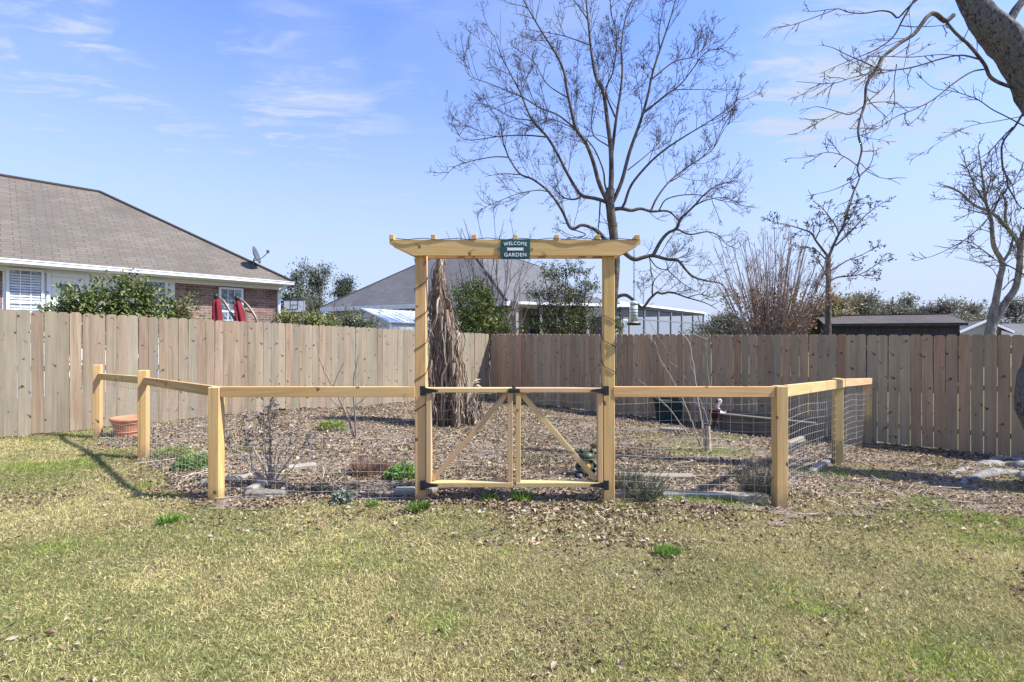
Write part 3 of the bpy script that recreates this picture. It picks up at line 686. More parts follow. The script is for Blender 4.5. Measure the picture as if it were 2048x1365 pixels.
def uvquad(name, pts, mat, parent, us, vs, origin=None):
    """planar polygon with UV in metres along us, vs"""
    o = solid(name, pts, [tuple(range(len(pts)))], mat, parent); me = o.data; uv = me.uv_layers.new(name='UVMap'); org = Vector(origin or pts[0])
    for lp in me.loops:
        d = Vector(pts[lp.vertex_index]) - org; uv.data[lp.index].uv = (d.dot(us), d.dot(vs))
    return o
class Frame:
    """local frame: along s, inward d, up z"""
    def __init__(s, o, a, n): s.o, s.a, s.n = Vector((o.x, o.y, 0)), a, n
    def __call__(s, x, d, z): return s.o + s.a * x + s.n * d + Vector((0, 0, z))
    def hit(s, px, d=0.0):     # s where the ray of photo column px meets the plane at depth d
        k = (px - 1024) / FPX; o = s.o + s.n * d
        return (k * o.y - o.x) / (s.a.x - k * s.a.y)
    def zat(s, px, py, d=0.0):
        p = s(s.hit(px, d), d, 0); return CAMZ + (HY - py) / FPX * p.y
def fbox(name, fr, x0, x1, d0, d1, z0, z1, mat, parent, bev=.004):
    me = box_mesh(name, abs(x1 - x0), abs(d1 - d0), abs(z1 - z0), bev)
    o = link(name, me, mat, parent); c = fr((x0 + x1) / 2, (d0 + d1) / 2, (z0 + z1) / 2)
    m = Matrix((fr.a, fr.n, Vector((0, 0, 1)))).transposed().to_4x4(); m.translation = c - WLOC[parent]; o.matrix_basis = m; WLOC[o] = c
    return o
def sub(o, parent):
    """hang o (already placed in the world below a root) under a part"""
    mw = o.matrix_basis.copy(); o.parent = parent; o.matrix_parent_inverse = parent.matrix_basis.inverted(); o.matrix_basis = mw; return o
def hip_roof(parent, fr, x0, x1, d0, d1, ze, zr, inset, mat):
    dm = (d0 + d1) / 2
    A, B, C_, D_ = fr(x0, d0, ze), fr(x1, d0, ze), fr(x1, d1, ze), fr(x0, d1, ze)
    E, F_ = fr(x0 + inset, dm, zr), fr(x1 - inset, dm, zr)
    up = Vector((0, 0, 1))
    def face(name, pts, al):
        n_ = (Vector(pts[1]) - Vector(pts[0])).cross(Vector(pts[-1]) - Vector(pts[0])).normalized(); vs = n_.cross(al).normalized()
        if vs.z < 0: vs = -vs
        return uvquad(name, pts, mat, parent, al, vs)
    face('roof_slope', [A, B, F_, E], fr.a); face('roof_slope', [C_, D_, E, F_], fr.a)
    face('roof_slope', [B, C_, F_], fr.n); face('roof_slope', [D_, A, E], fr.n)
    for a_, b_ in ((E, F_), (A, E), (B, F_)):
        V_, F__ = tubes(np.array([[a_ + up * .01, (a_ + b_) / 2 + up * .01, b_ + up * .01]]), np.full((1, 3), .055), 6); solid('ridge_cap', V_, F__, mat_cap, parent)
mat_cap = M['shingle_dark']
uH = Vector((4.44, 4.75, 0)).normalized(); nH = Vector((-uH.y, uH.x, 0)); B0 = Vector((-7.06, 15.75, 0))
H = Frame(B0, -uH, nH)                                                # s grows to the left of the photo
hs_ = thing('brick_house', 'brick house with a brown shingled hip roof, white gutter and white panelled bay', 'house', (B0.x, B0.y, -.1))
ZE = 3.2
hip_roof(hs_, H, 0, 17, 0, 8.6, ZE, 6.02, 4.25, M['shingle'])
OV = .42; WZ = ZE - .14
sW0, sW1 = H.hit(350, OV), H.hit(5, OV)
def wall(name, fr, x0, x1, d, z0, z1, mat, parent):
    return uvquad(name, [fr(x0, d, z0), fr(x1, d, z0), fr(x1, d, z1), fr(x0, d, z1)], mat, parent, fr.a, Vector((0, 0, 1)))
x_end = H.hit(557.5, OV)
wall('brick_wall', H, x_end, sW0, OV, -.4, WZ, M['brick'], hs_); wall('brick_wall', H, sW1, 16.6, OV, -.4, WZ, M['brick'], hs_)
uvquad('brick_wall', [H(x_end, OV, -.4), H(x_end, 8.2, -.4), H(x_end, 8.2, WZ), H(x_end, OV, WZ)], M['brick'], hs_, H.n, Vector((0, 0, 1)))
uvquad('brick_wall', [H(16.6, OV, -.4), H(16.6, 8.2, -.4), H(16.6, 8.2, WZ), H(16.6, OV, WZ)], M['brick'], hs_, H.n, Vector((0, 0, 1)))
wall('brick_wall', H, x_end, 16.6, 8.2, -.4, WZ, M['brick'], hs_)
wall('white_wall', H, sW0, sW1, OV - .004, -.4, WZ, M['siding'], hs_)
k = sW0 + .02                                                          # vertical panel battens of the bay
while k < sW1:
    fbox('batten', H, k, k + .035, OV - .014, OV - .004, 1.6, WZ - .005, M['trim'], hs_, .002); k += .62
uvquad('soffit', [H(0.02, .02, WZ + .002), H(16.9, .02, WZ + .002), H(16.9, OV + .02, WZ + .002), H(.02, OV + .02, WZ + .002)], M['trim'], hs_, H.a, H.n)
uvquad('soffit', [H(0.02, .02, WZ + .004), H(.02, 8.5, WZ + .004), H(x_end + .02, 8.5, WZ + .004), H(x_end + .02, .02, WZ + .004)], M['trim'], hs_, H.a, H.n)
fbox('fascia', H, 0.0, 16.95, .0, .022, WZ, ZE - .005, M['trim'], hs_); fbox('fascia', H, 0.0, .022, .025, 8.6, WZ, ZE - .005, M['trim'], hs_)
fbox('gutter', H, -.02, 16.9, -.12, -.003, ZE - .125, ZE - .02, M['trim'], hs_, .012)
fbox('gutter_lip', H, -.02, 16.9, -.135, -.121, ZE - .045, ZE - .015, M['trim'], hs_, .004)
fbox('frieze_board', H, x_end, 16.6, OV - .03, OV - .006, WZ - .12, WZ - .002, M['trim'], hs_)
dsx = H.hit(558, OV - .05)
fbox('downspout', H, dsx - .045, dsx + .045, OV - .085, OV - .01, -.2, WZ - .16, M['trim'], hs_, .008)
solid('downspout_elbow', *tube([H(dsx - .05, -.06, ZE - .1), H(dsx - .03, .1, ZE - .24), H(dsx, OV - .045, ZE - .33)], .05, .045, 6, 8), M['trim'], hs_, smooth=True)
def window(fr, px0, px1, py0, height, d, parent, cols=3, rows=2, blinds=False, mullz=.5, name='window'):
    x0, x1 = sorted((fr.hit(px0, d), fr.hit(px1, d))); z1 = fr.zat((px0 + px1) / 2, py0, d); z0 = z1 - height; fw = .055
    f = fbox(name, fr, x0 - fw, x1 + fw, d - .05, d - .006, z0 - fw, z1 + fw, M['trim'], parent)
    # a real frame: two jambs, head and sill proud of the pane
    sub(fbox('pane', fr, x0, x1, d - .057, d - .052, z0, z1, M['glass'], parent, 0), f)
    for a_, b_, c_, e_ in ((x0 - fw, x0, z0 - fw, z1 + fw), (x1, x1 + fw, z0 - fw, z1 + fw)): sub(fbox('jamb', fr, a_, b_, d - .085, d - .051, c_, e_, M['trim'], parent), f)
    sub(fbox('head', fr, x0, x1, d - .085, d - .051, z1, z1 + fw, M['trim'], parent), f); sub(fbox('sill', fr, x0, x1, d - .1, d - .051, z0 - fw, z0, M['trim'], parent), f)
    zm_ = z0 + (z1 - z0) * mullz
    sub(fbox('meeting_rail', fr, x0, x1, d - .08, d - .058, zm_ - .025, zm_ + .025, M['trim'], parent), f)
    for k in range(1, cols): xx = x0 + (x1 - x0) * k / cols; sub(fbox('muntin', fr, xx - .008, xx + .008, d - .066, d - .058, z0, z1, M['trim'], parent, 0), f)
    for zz0, zz1 in ((z0, zm_ - .025), (zm_ + .025, z1)):
        for k in range(1, rows): zz = zz0 + (zz1 - zz0) * k / rows; sub(fbox('muntin', fr, x0, x1, d - .0655, d - .0585, zz - .008, zz + .008, M['trim'], parent, 0), f)
    if blinds:
        vs_, fs_ = [], []; zz = z0 + .02
        while zz < z1 - .06:
            b_ = len(vs_)
            for q in ((x0 + .01, d - .0578, zz), (x1 - .01, d - .0578, zz), (x1 - .01, d - .0574, zz + .036), (x0 + .01, d - .0574, zz + .036)): vs_.append(fr(*q))
            fs_.append((b_, b_ + 1, b_ + 2, b_ + 3)); zz += .062
        o_ = solid('blind', vs_, fs_, M['blind'], parent); o_['kind'] = 'stuff'; sub(o_, f)
    return f
DW = OV - .004
window(H, 19, 82, 543, 1.5, DW, hs_, 3, 2, True); window(H, 291, 329, 565, 1.25, DW, hs_, 3, 2)
window(H, 441, 481, 580, 1.15, OV, hs_, 3, 2, False, .42)
dx0, dx1 = sorted((H.hit(103, DW), H.hit(168, DW))); dz = H.zat(135, 556, DW)
dr = fbox('door', H, dx0, dx1, DW - .05, DW - .006, dz - 2.05, dz, M['trim'], hs_)
sub(fbox('pane', H, dx0 + .16, dx1 - .16, DW - .058, DW - .052, dz - 1.6, dz - .17, M['glass'], hs_, 0), dr)
for a_, b_ in ((dx0 - .09, dx0 - .002), (dx1 + .002, dx1 + .09)): sub(fbox('casing', H, a_, b_, DW - .065, DW - .005, dz - 2.05, dz + .09, M['trim'], hs_), dr)
sub(fbox('casing', H, dx0, dx1, DW - .065, DW - .005, dz + .002, dz + .09, M['trim'], hs_), dr)
lpx = H.hit(294, DW); lz_ = H.zat(294, 549, DW)
lt = fbox('wall_light', H, lpx - .05, lpx + .05, DW - .06, DW - .005, lz_ - .02, lz_ + .1, M['black_metal'], hs_)
solid_l = lathe([(.0, -.09), (.05, -.08), (.06, 0), (.03, .05), (0, .06)], 10, H(lpx, DW - .12, lz_)); sub(solid('lamp_shade', *solid_l, M['black_metal'], hs_), lt)
# satellite dish on the roof slope
def roof_z(d): return ZE + (6.02 - ZE) * d / 4.3
dsh = H(H.hit(507, .55), .55, roof_z(.55))
sd = thing('satellite_dish', 'dark satellite dish on a short mast near the right end of the brown roof', 'satellite dish', dsh)
M['dish'] = plain('dish_grey', (.10, .10, .11), .5, .3)
solid('mast', *tube([dsh + Vector((0, 0, -.05)), dsh + Vector((0, 0, .2)), dsh + Vector((.03, 0, .34))], .025, .02, 5, 8), M['dish'], sd)
dv, df = lathe([(.0, .0), (.10, .01), (.18, .037), (.25, .075), (.245, .088), (.175, .05), (.09, .02), (.0, .012)], 24)
q = Vector((.85, .15, .28)).to_track_quat('Z', 'Y').to_matrix(); dv = np.array([q @ Vector((x, y * 1.15, z)) for x, y, z in dv]) + np.array(dsh + Vector((.02, 0, .42)))
solid('reflector', dv, df, M['dish'], sd, smooth=True)
solid('feed_arm', *tube([dsh + Vector((.03, 0, .25)), dsh + Vector((.25, .03, .35)), dsh + Vector((.42, .05, .52))], .012, .012, 5, 6), M['dish'], sd)
box_world('feed_horn', dsh + Vector((.43, .05, .55)), (.07, .06, .09), M['dish'], sd)

# ------------------------------------------------------------------ two closed cantilever umbrellas
M['red_cloth'] = plain('red_cloth', (.185, .022, .03), .85, .15, 0, .2, 14); M['bronze'] = plain('bronze_pole', (.20, .155, .12), .45, .4, .5)
for k, (hx_, hy_, sl, arcs, lab) in enumerate((
        (432, 593, 0.0, [[(432, 592), (447, 602), (459, 622), (471, 645), (478, 690)]], 'closed red cantilever umbrella with one pale curved pole in front of the brick wall window'),
        (474, 597, .25, [[(474, 594), (490, 606), (503, 622), (514, 643), (520, 690)], [(476, 601), (487, 617), (492, 640), (494, 690)]], 'closed red cantilever umbrella with forked curved arms by the brick wall'))):
    Yu = 11.6 + .3 * k; hp = P(hx_, hy_, Yu); t = thing('cantilever_umbrella', lab, 'umbrella', (hp.x, hp.y, 0), 'closed red umbrellas')
    for a_ in arcs: solid('curved_arm', *tube([P(x, y, Yu + .25) for x, y in a_], .028, .034, 14, 8), M['bronze'], t, smooth=True)
    if k: solid('strut', *tube([P(492, 622, Yu + .25), P(507, 627, Yu + .25)], .02, .02, 4, 6), M['bronze'], t)
    solid('hub', *lathe([(0, .06), (.05, .05), (.06, 0), (.04, -.08), (0, -.09)], 10, hp), M['black_metal'], t)
    # folded canopy: a pleated bundle that hangs and tapers
    prof = [(.035, 0), (.075, -.06), (.085, -.25), (.1, -.5), (.13, -.75), (.15, -1.0), (.1, -1.25)]; seg_ = 22; vv = []
    for r_, z_ in prof:
        for s_ in range(seg_):
            a_ = s_ / seg_ * 2 * math.pi; rr = r_ * (1 + .28 * math.sin(a_ * 5 + z_ * 2) + .1 * rnd.uniform(-1, 1)); vv.append((hp.x + rr * math.cos(a_) - sl * z_ * .6 + (.02 if not k else 0), hp.y + rr * math.sin(a_), hp.z - .06 + z_))
    ff = [(i_ * seg_ + j_, i_ * seg_ + (j_ + 1) % seg_, (i_ + 1) * seg_ + (j_ + 1) % seg_, (i_ + 1) * seg_ + j_) for i_ in range(len(prof) - 1) for j_ in range(seg_)]
    solid('folded_canopy', vv, ff, M['red_cloth'], t, smooth=True)
    b_ = P(arcs[0][-1][0], 690, Yu + .25); solid('pole', *tube([(b_.x, b_.y, b_.z + .05), (b_.x + .02, b_.y, gz(b_.x, b_.y))], .034, .034, 4, 8), M['bronze'], t)
    solid('base_slab', *lathe([(0, .08), (.42, .08), (.45, .05), (.45, 0)], 20, (b_.x, b_.y, gz(b_.x, b_.y))), M['black_metal'], t)

# ------------------------------------------------------------------ basketball hoop far beyond the fence
Yb = 24.0; bc = P(588.5, 613, Yb); bbw, bbh = 42 / FPX * Yb, 24 / FPX * Yb
bh_ = thing('basketball_hoop', 'white basketball backboard with dark outlines standing beyond the brick house corner', 'basketball hoop', (bc.x, bc.y, gz(bc.x, bc.y)))
M['board_white'] = plain('backboard', (.62, .65, .66), .4, .3, 0, .05, 3)
box_world('backboard', bc, (bbw, .04, bbh), M['board_white'], bh_)
for x0, x1, z0, z1 in ((-.5, .5, .47, .5), (-.5, .5, -.5, -.47), (-.5, -.48, -.5, .5), (.48, .5, -.5, .5), (-.19, -.165, -.25, .5), (.165, .19, -.25, .5), (-.165, .165, -.25, -.21), (-.165, .165, .1, .13)):
    box_world('board_line', (bc.x + (x0 + x1) / 2 * bbw, bc.y - .024, bc.z + (z0 + z1) / 2 * bbh), ((x1 - x0) * bbw, .006, (z1 - z0) * bbh), M['black_metal'], bh_, bev=0)
a = np.linspace(0, 2 * np.pi, 17); solid('rim', *tubes(np.stack([bc.x + .22 * np.cos(a), bc.y - .3 + .22 * np.sin(a), np.full(17, bc.z - bbh * .33)], -1)[None], np.full((1, 17), .014), 5), M['black_metal'], bh_)
solid('pole', *tube([(bc.x, bc.y + .3, gz(bc.x, bc.y) - .1), (bc.x, bc.y + .3, bc.z - .4), (bc.x, bc.y + .03, bc.z)], .05, .045, 8, 8), M['black_metal'], bh_)

# ------------------------------------------------------------------ small white-roofed shed
M['white_metal'] = plain('white_ribbed_metal', (.78, .78, .77), .4, .4, .0, .03, 2); M['shed_wall'] = plain('pale_shed_wall', (.66, .68, .68), .6, .2, 0, .04, 2)
e0 = P(780, 644, 15.5); es = Vector((.6, .8, 0)); eg = Vector((-.8, .6, 0)); S_ = Frame(e0, es, eg)
zr_, ze_ = CAMZ + (HY - 619) / FPX * 16.3, e0.z
sh_ = thing('garden_shed', 'small shed with a white ribbed metal roof showing above the pale fence', 'shed', (e0.x, e0.y, -.3))
for q_ in (((-.1, -.08, ze_ - .03), (3.6, -.08, ze_ - .03), (3.6, 1.35, zr_), (-.1, 1.35, zr_)), ((-.1, 2.78, ze_ - .03), (3.6, 2.78, ze_ - .03), (3.6, 1.352, zr_), (-.1, 1.352, zr_))):
    lo = [S_(*p) for p in q_]; solid('roof', lo + [p + Vector((0, 0, .03)) for p in lo], [(0, 1, 2, 3), (7, 6, 5, 4), (0, 4, 5, 1), (1, 5, 6, 2), (2, 6, 7, 3), (3, 7, 4, 0)], M['white_metal'], sh_)
for k in range(13):
    x_ = -.05 + k * .295; board('roof_rib', S_(x_, -.08, ze_ + .006), S_(x_, 1.33, zr_ + .034), .035, .03, M['white_metal'], sh_)
solid('gable_wall', [S_(0, 0, -.4), S_(0, 2.7, -.4), S_(0, 2.7, ze_ - .03), S_(0, 1.35, zr_ - .02), S_(0, 0, ze_ - .03)], [(0, 1, 2, 3, 4)], M['shed_wall'], sh_)
solid('side_wall', [S_(0.01, .01, -.4), S_(3.5, .01, -.4), S_(3.5, .01, ze_ - .02), S_(0.01, .01, ze_ - .02)], [(0, 1, 2, 3)], M['shed_wall'], sh_)
fbox('corner_trim', S_, -.03, .06, -.03, .06, -.4, ze_ - .04, M['trim'], sh_)

# ------------------------------------------------------------------ grey hip-roofed house with a screened pool enclosure
uG = Vector((.89, -.45, 0)).normalized(); nG = Vector((.45, .89, 0)).normalized(); C0 = P(640, 618, 26.5)
K_ = Frame(C0, uG, nG); C0e = 3.0
h2 = thing('grey_roof_house', 'low house with a large grey hip roof behind the arbor opening', 'house', (C0.x, C0.y, -.4))
L2 = 11.4; A_, B_ = K_(0, 0, C0e), K_(L2, 0, C0e); Bk, Ak = K_(L2, 22, C0e), K_(0, 22, C0e); ap, apk = K_(5.7, 5.7, 7.0), K_(5.7, 16.3, 7.0)
def rf(pts, al):
    n_ = (pts[1] - pts[0]).cross(pts[-1] - pts[0]).normalized(); vs = n_.cross(al).normalized(); vs = -vs if vs.z < 0 else vs
    return uvquad('roof_slope', pts, M['shingle_grey'], h2, al, vs)
rf([A_, B_, ap], uG); rf([B_, Bk, apk, ap], nG); rf([Bk, Ak, apk], uG); rf([Ak, A_, ap, apk], nG)
for a_, b_ in ((A_, ap), (B_, ap), (ap, apk)): solid('ridge_cap', *tubes(np.array([[a_, (a_ + b_) / 2, b_]]), np.full((1, 3), .06), 6), M['shingle_grey'], h2)
M['tan_wall'] = plain('tan_stucco', (.42, .39, .36), .8, .1, 0, .06, 2)
for pts in ([K_(.5, .5, -.5), K_(L2 - .5, .5, -.5), K_(L2 - .5, .5, C0e), K_(.5, .5, C0e)], [K_(L2 - .5, .5, -.5), K_(L2 - .5, 21.5, -.5), K_(L2 - .5, 21.5, C0e), K_(L2 - .5, .5, C0e)], [K_(.5, 21.5, -.5), K_(.5, .5, -.5), K_(.5, .5, C0e), K_(.5, 21.5, C0e)]):
    solid('wall', pts, [(0, 1, 2, 3)], M['tan_wall'], h2)
for a_, b_ in ((A_, B_), (B_, Bk)): board('fascia', a_ + Vector((0, 0, -.1)), b_ + Vector((0, 0, -.1)), .03, .2, M['trim'], h2)
# lanai wing in front of the sunny roof side: gutter, dark openings, posts
q0, q1 = P(1035, 604, 21.5), P(1262, 603, 23.5); a2 = (Vector((q1.x, q1.y, 0)) - Vector((q0.x, q0.y, 0))); L3 = a2.length; a2.normalize(); n2_ = Vector((-a2.y, a2.x, 0)); W_ = Frame(q0, a2, n2_); zg = q0.z
fbox('gutter', W_, 0, L3, -.12, 0, zg - .12, zg, M['trim'], h2, .01)
uvquad('lanai_roof', [W_(-.2, 0, zg), W_(L3, 0, zg), W_(L3 - 1.5, 5, zg + 1.1), W_(-1, 5, zg + 1.1)], M['shingle_grey'], h2, W_.a, W_.n)
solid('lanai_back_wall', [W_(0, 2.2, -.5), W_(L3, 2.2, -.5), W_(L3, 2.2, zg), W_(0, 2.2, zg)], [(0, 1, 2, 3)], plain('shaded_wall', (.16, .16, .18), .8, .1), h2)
for k in range(6):
    x_ = L3 * k / 5; fbox('lanai_post', W_, x_ - .06, x_ + .06, .03, .15, -.5, zg - .125, M['tan_wall'], h2)
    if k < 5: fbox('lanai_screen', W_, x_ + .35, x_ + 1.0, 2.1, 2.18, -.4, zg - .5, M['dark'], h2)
# screened enclosure receding to the right
M['screen_frame'] = plain('screen_frame', (.16, .165, .18), .5, .3)
w = N('screen_mesh', .8, .1); w.color((.06, .065, .075)); tr = w.n.new('ShaderNodeBsdfTransparent'); mx = w.n.new('ShaderNodeMixShader'); mx.inputs[0].default_value = .33
w.l.new(tr.outputs[0], mx.inputs[1]); w.l.new(w.b.outputs[0], mx.inputs[2]); w.l.new(mx.outputs[0], w.n['Material Output'].inputs[0]); M['screen'] = w.m
s0, s1 = P(1235, 606, 23.2), P(1409, 629, 33.5); a3 = Vector((s1.x - s0.x, s1.y - s0.y, 0)); L4 = a3.length; a3.normalize(); n3 = Vector((-a3.y, a3.x, 0)); Z_ = Frame(s0, a3, n3); zt4 = s0.z
en = thing('pool_enclosure', 'dark-framed screened pool enclosure receding beside the grey-roofed house', 'pool enclosure', (s0.x, s0.y, -.4))
for d_ in (0, 6):
    fbox('top_beam', Z_, 0, L4, d_, d_ + .08, zt4 - .16, zt4, M['screen_frame'], en); fbox('mid_rail', Z_, 0, L4, d_, d_ + .06, zt4 - .75, zt4 - .69, M['screen_frame'], en)
fbox('gutter', Z_, 0, L4, -.12, -.005, zt4 - .04, zt4 + .06, M['trim'], en)
for px in (1243, 1290, 1318, 1343, 1365, 1387, 1408):
    x_ = Z_.hit(px); 
    for d_ in (0, 6): fbox('upright', Z_, x_ - .07, x_ + .07, d_ - .001, d_ + .082, -.5, zt4 - .162, M['screen_frame'], en)
    fbox('cross_beam', Z_, x_ - .05, x_ + .05, .085, 5.99, zt4 - .14, zt4 - .02, M['screen_frame'], en)
board('corner_brace', Z_(L4 - 1.3, .04, zt4 - .18), Z_(L4 - .1, .04, zt4 - 1.4), .05, .07, M['screen_frame'], en)
solid('screen', [Z_(0, .04, -.5), Z_(L4, .04, -.5), Z_(L4, .04, zt4 - .16), Z_(0, .04, zt4 - .16)], [(0, 1, 2, 3)], M['screen'], en)
solid('screen', [Z_(0, 6.04, -.5), Z_(L4, 6.04, -.5), Z_(L4, 6.04, zt4 - .16), Z_(0, 6.04, zt4 - .16)], [(0, 1, 2, 3)], M['screen'], en)

# ------------------------------------------------------------------ long dark outbuilding and pale house to the right
w = N('dark_siding', .75, .2); w.color(w.mix(w.rng(w.noise(w.coord(), 6, 4, .6), .35, .7), (.035, .036, .042), (.075, .072, .075))); M['dark_siding'] = w.m
o0, o1 = P(1654, 648, 17.0), P(1929, 645, 15.6); a4 = Vector((o1.x - o0.x, o1.y - o0.y, 0)); L5 = a4.length; a4.normalize(); n4 = Vector((-a4.y, a4.x, 0)); O_ = Frame(o0, a4, n4); zo = o0.z
ob = thing('outbuilding', 'long low outbuilding with dark lap siding and a brown roof behind the shaded fence', 'outbuilding', (o0.x, o0.y, -.45))
k = -.5
while k < zo - .05:   # lap boards
    z1 = min(k + .115, zo - .02); board('lap_board', O_(0.05, .24 + .012, (k + z1) / 2 + .005), O_(L5 - .05, .24 + .012, (k + z1) / 2 + .005), .022, z1 - k + .008, M['dark_siding'], ob, up=Vector((0, 0, 1)) - O_.n * .14, bev=0); k += .11
uvquad('roof', [O_(-.1, 0, zo), O_(L5 + .1, 0, zo), O_(L5 + .1, 1.4, zo + .33), O_(-.1, 1.4, zo + .33)], M['shingle_dark'], ob, O_.a, O_.n)
uvquad('roof', [O_(-.1, 2.8, zo), O_(L5 + .1, 2.8, zo), O_(L5 + .1, 1.4, zo + .331), O_(-.1, 1.4, zo + .331)], M['shingle_dark'], ob, O_.a, O_.n)
board('ridge_cap', O_(-.1, 1.4, zo + .34), O_(L5 + .1, 1.4, zo + .34), .14, .03, M['black_metal'], ob)
board('fascia', O_(-.1, .02, zo - .05), O_(L5 + .1, .02, zo - .05), .025, .09, M['dark_siding'], ob)
solid('end_wall', [O_(L5 - .02, .27, -.5), O_(L5 - .02, 2.6, -.5), O_(L5 - .02, 2.6, zo), O_(L5 - .02, 1.4, zo + .3), O_(L5 - .02, .27, zo)], [(0, 1, 2, 3, 4)], M['dark_siding'], ob)
solid('end_wall', [O_(.02, .27, -.5), O_(.02, 2.6, -.5), O_(.02, 2.6, zo), O_(.02, 1.4, zo + .3), O_(.02, .27, zo)], [(0, 1, 2, 3, 4)], M['dark_siding'], ob)
M['cream'] = plain('cream_brick', (.47, .42, .34), .8, .15, 0, .08, 4)
Yp = 30.0; p0_, p1_, pk = P(1915, 665, Yp), P(2018, 668, Yp), P(1969, 642, Yp)
ph = thing('cream_house', 'small cream house with a grey gabled roof glimpsed behind the forked tree', 'house', (pk.x, pk.y, -.4))
gl_, gr_ = Vector((p0_.x, Yp, p0_.z)), Vector((2 * pk.x - p0_.x, Yp, p0_.z)); bk = Vector((4.0, 9.0, 0))
solid('gable_wall', [Vector((gl_.x + .3, Yp, -.6)), Vector((gr_.x - .3, Yp, -.6)), Vector((gr_.x - .3, Yp, gr_.z + .12)), pk - Vector((0, 0, .06)), Vector((gl_.x + .3, Yp, gl_.z + .12))], [(0, 1, 2, 3, 4)], M['cream'], ph)
for a_ in (gl_, gr_):
    al = bk.normalized(); pts = [a_ - bk * .03, a_ + bk, pk + bk, pk - bk * .03]; n_ = (pts[1] - pts[0]).cross(pts[3] - pts[0]).normalized(); vs = n_.cross(al); uvquad('roof_slope', pts, M['shingle_grey'], ph, al, vs)
    board('barge_board', a_ - bk * .035, pk - bk * .035, .03, .14, M['trim'], ph)
rw = P(2003, 648, 30.5); rx = P(2140, 646, 33); bw0, bw1 = P(2003, 674, 29), P(2150, 676, 31)
uvquad('wing_roof', [bw0, bw1, rx, rw], M['shingle_grey'], ph, (bw1 - bw0).normalized(), (rw - bw0).normalized())
solid('wing_wall', [bw0 + Vector((0, .2, 0)), bw1 + Vector((0, .2, 0)), bw1 + Vector((0, .2, -2.2)), bw0 + Vector((0, .2, -2.2))], [(0, 1, 2, 3)], M['cream'], ph)
#--MORE--
# ------------------------------------------------------------------ trees
class Limbs:
    """limbs given as photo-pixel polylines; depth drifts along each limb so the crown has volume"""
    def __init__(s, Y0, drift): s.Y0, s.drift, s.pts, s.th = Y0, drift, [], 1.0
    def add(s, px, r0, r1, dY=None, S=None, wob=.0):
        px = np.asarray(px, float)
        if s.pts:
            a = np.array(s.pts); d = (a[:, 0] - px[0, 0]) ** 2 + (a[:, 1] - px[0, 1]) ** 2; i = int(np.argmin(d)); Y = a[i, 2]
        else: Y = s.Y0
        L = np.r_[0, np.cumsum(np.linalg.norm(np.diff(px, axis=0), axis=1))]
        if dY is None: dY = rnd.uniform(-1, 1) * s.drift * L[-1] / FPX * s.Y0
        Ys = Y + dY * (L / max(L[-1], 1)) ** 1.2
        w = np.array([P(a, b, c) for (a, b), c in zip(px, Ys)])
        for (a, b), c in zip(px, Ys): s.pts.append((a, b, c))
        for k in range(len(px) - 1):
            for t in (.25, .5, .75): s.pts.append((*(px[k] * (1 - t) + px[k + 1] * t), Ys[k] * (1 - t) + Ys[k + 1] * t))
        S = S or max(6, len(px) * 4); q = spline(w, S, wob); mm = s.Y0 / FPX
        return q, np.linspace(r0 * mm / 2, r1 * mm / 2, S) * s.th
def zoomed(x0, y0, sc):
    return lambda *pts: [(x0 + a / sc, y0 + b / sc) for a, b in pts]
def twig_object(parent, polys, k, levels, name='twigs', buds=0, bud_size=.02, col=((.10, .085, .07), (.16, .135, .11)), bud_col=((.06, .05, .045), (.13, .10, .08)), S0=14):
    """levels: list of (per, S, (len), (angles), up, curl, r0, r1)"""
    PT = np.array([spline(q, S0) for q in polys]); out = []; tips = []
    for per, S, lf, ang, up, curl, r0, r1 in levels:
        PT, t = spawn(PT, per, S, lf, ang, up, curl, .22)
        ok = PT[:, :, 2].min(1) > .3; PT = PT[ok]
        R = np.linspace(r0, r1, S)[None] * (.7 + .6 * rng.random((len(PT), 1)))
        v, f = tubes(PT, R, k); out.append((v, f, np.repeat(pal(len(PT), col), S * k, 0)))
        tips.append(PT)
    V, F, C = join(out); o = solid(name, V, F, M['twig'], parent, C); o['kind'] = 'stuff'
    if buds:
        PT = tips[-1]; n = min(buds, len(PT) * 3); i = rng.integers(0, len(PT), n); j = rng.integers(1, PT.shape[1], n)
        c = PT[i, j]; v, f, cc = leaves(c, sphere_dirs(n) + np.array([0, 0, -.3]), sphere_dirs(n), bud_size * (.6 + .8 * rng.random(n)), bud_size * .75, .35, pal(n, bud_col))
        o = solid('seed_heads', v, f, M['dry'], parent, cc); o['kind'] = 'stuff'
    return tips

# --- the big bare tree behind the arbor
Yt = 15.0; z1 = zoomed(860, 0, 2.73); z2 = zoomed(1160, 330, 4.706); z3 = zoomed(1040, 0, 3.25)
T = Limbs(Yt, .30); T.th = .86; base = P(1221, 700, Yt)
bt = thing('bare_tree', 'tall wide-spreading leafless tree rising behind the right arbor post', 'tree', (base.x, base.y, gz(base.x, base.y)))
def put_limb(tree, L, pts, r0, r1, name='limb', k=8, mat='bark_center', rough=.0, **kw):
    q, r = L.add(pts, r0, r1, **kw); v, f = tubes(q[None], r[None], k, rough); solid(name, v, f, M[mat], tree, smooth=True); return q
trunk_px = [(1221, 735), (1222, 660), (1227, 590), (1231, 520), (1227, 470), (1222, 430), (1219, 395), (1221, 378)]
put_limb(bt, T, trunk_px, 20.5, 21, 'trunk', 12, rough=.10, dY=0.0)
polys = []
def BL(pts, r0, r1, **kw):
    q = put_limb(bt, T, pts, r0, r1, 'limb', 7, **kw); polys.append(q); return q
BL(z1((985, 1070), (990, 930), (985, 800), (970, 680), (945, 500), (905, 420), (880, 280), (865, 130), (850, -20), (842, -90)), 13, 3.2, dY=.4)
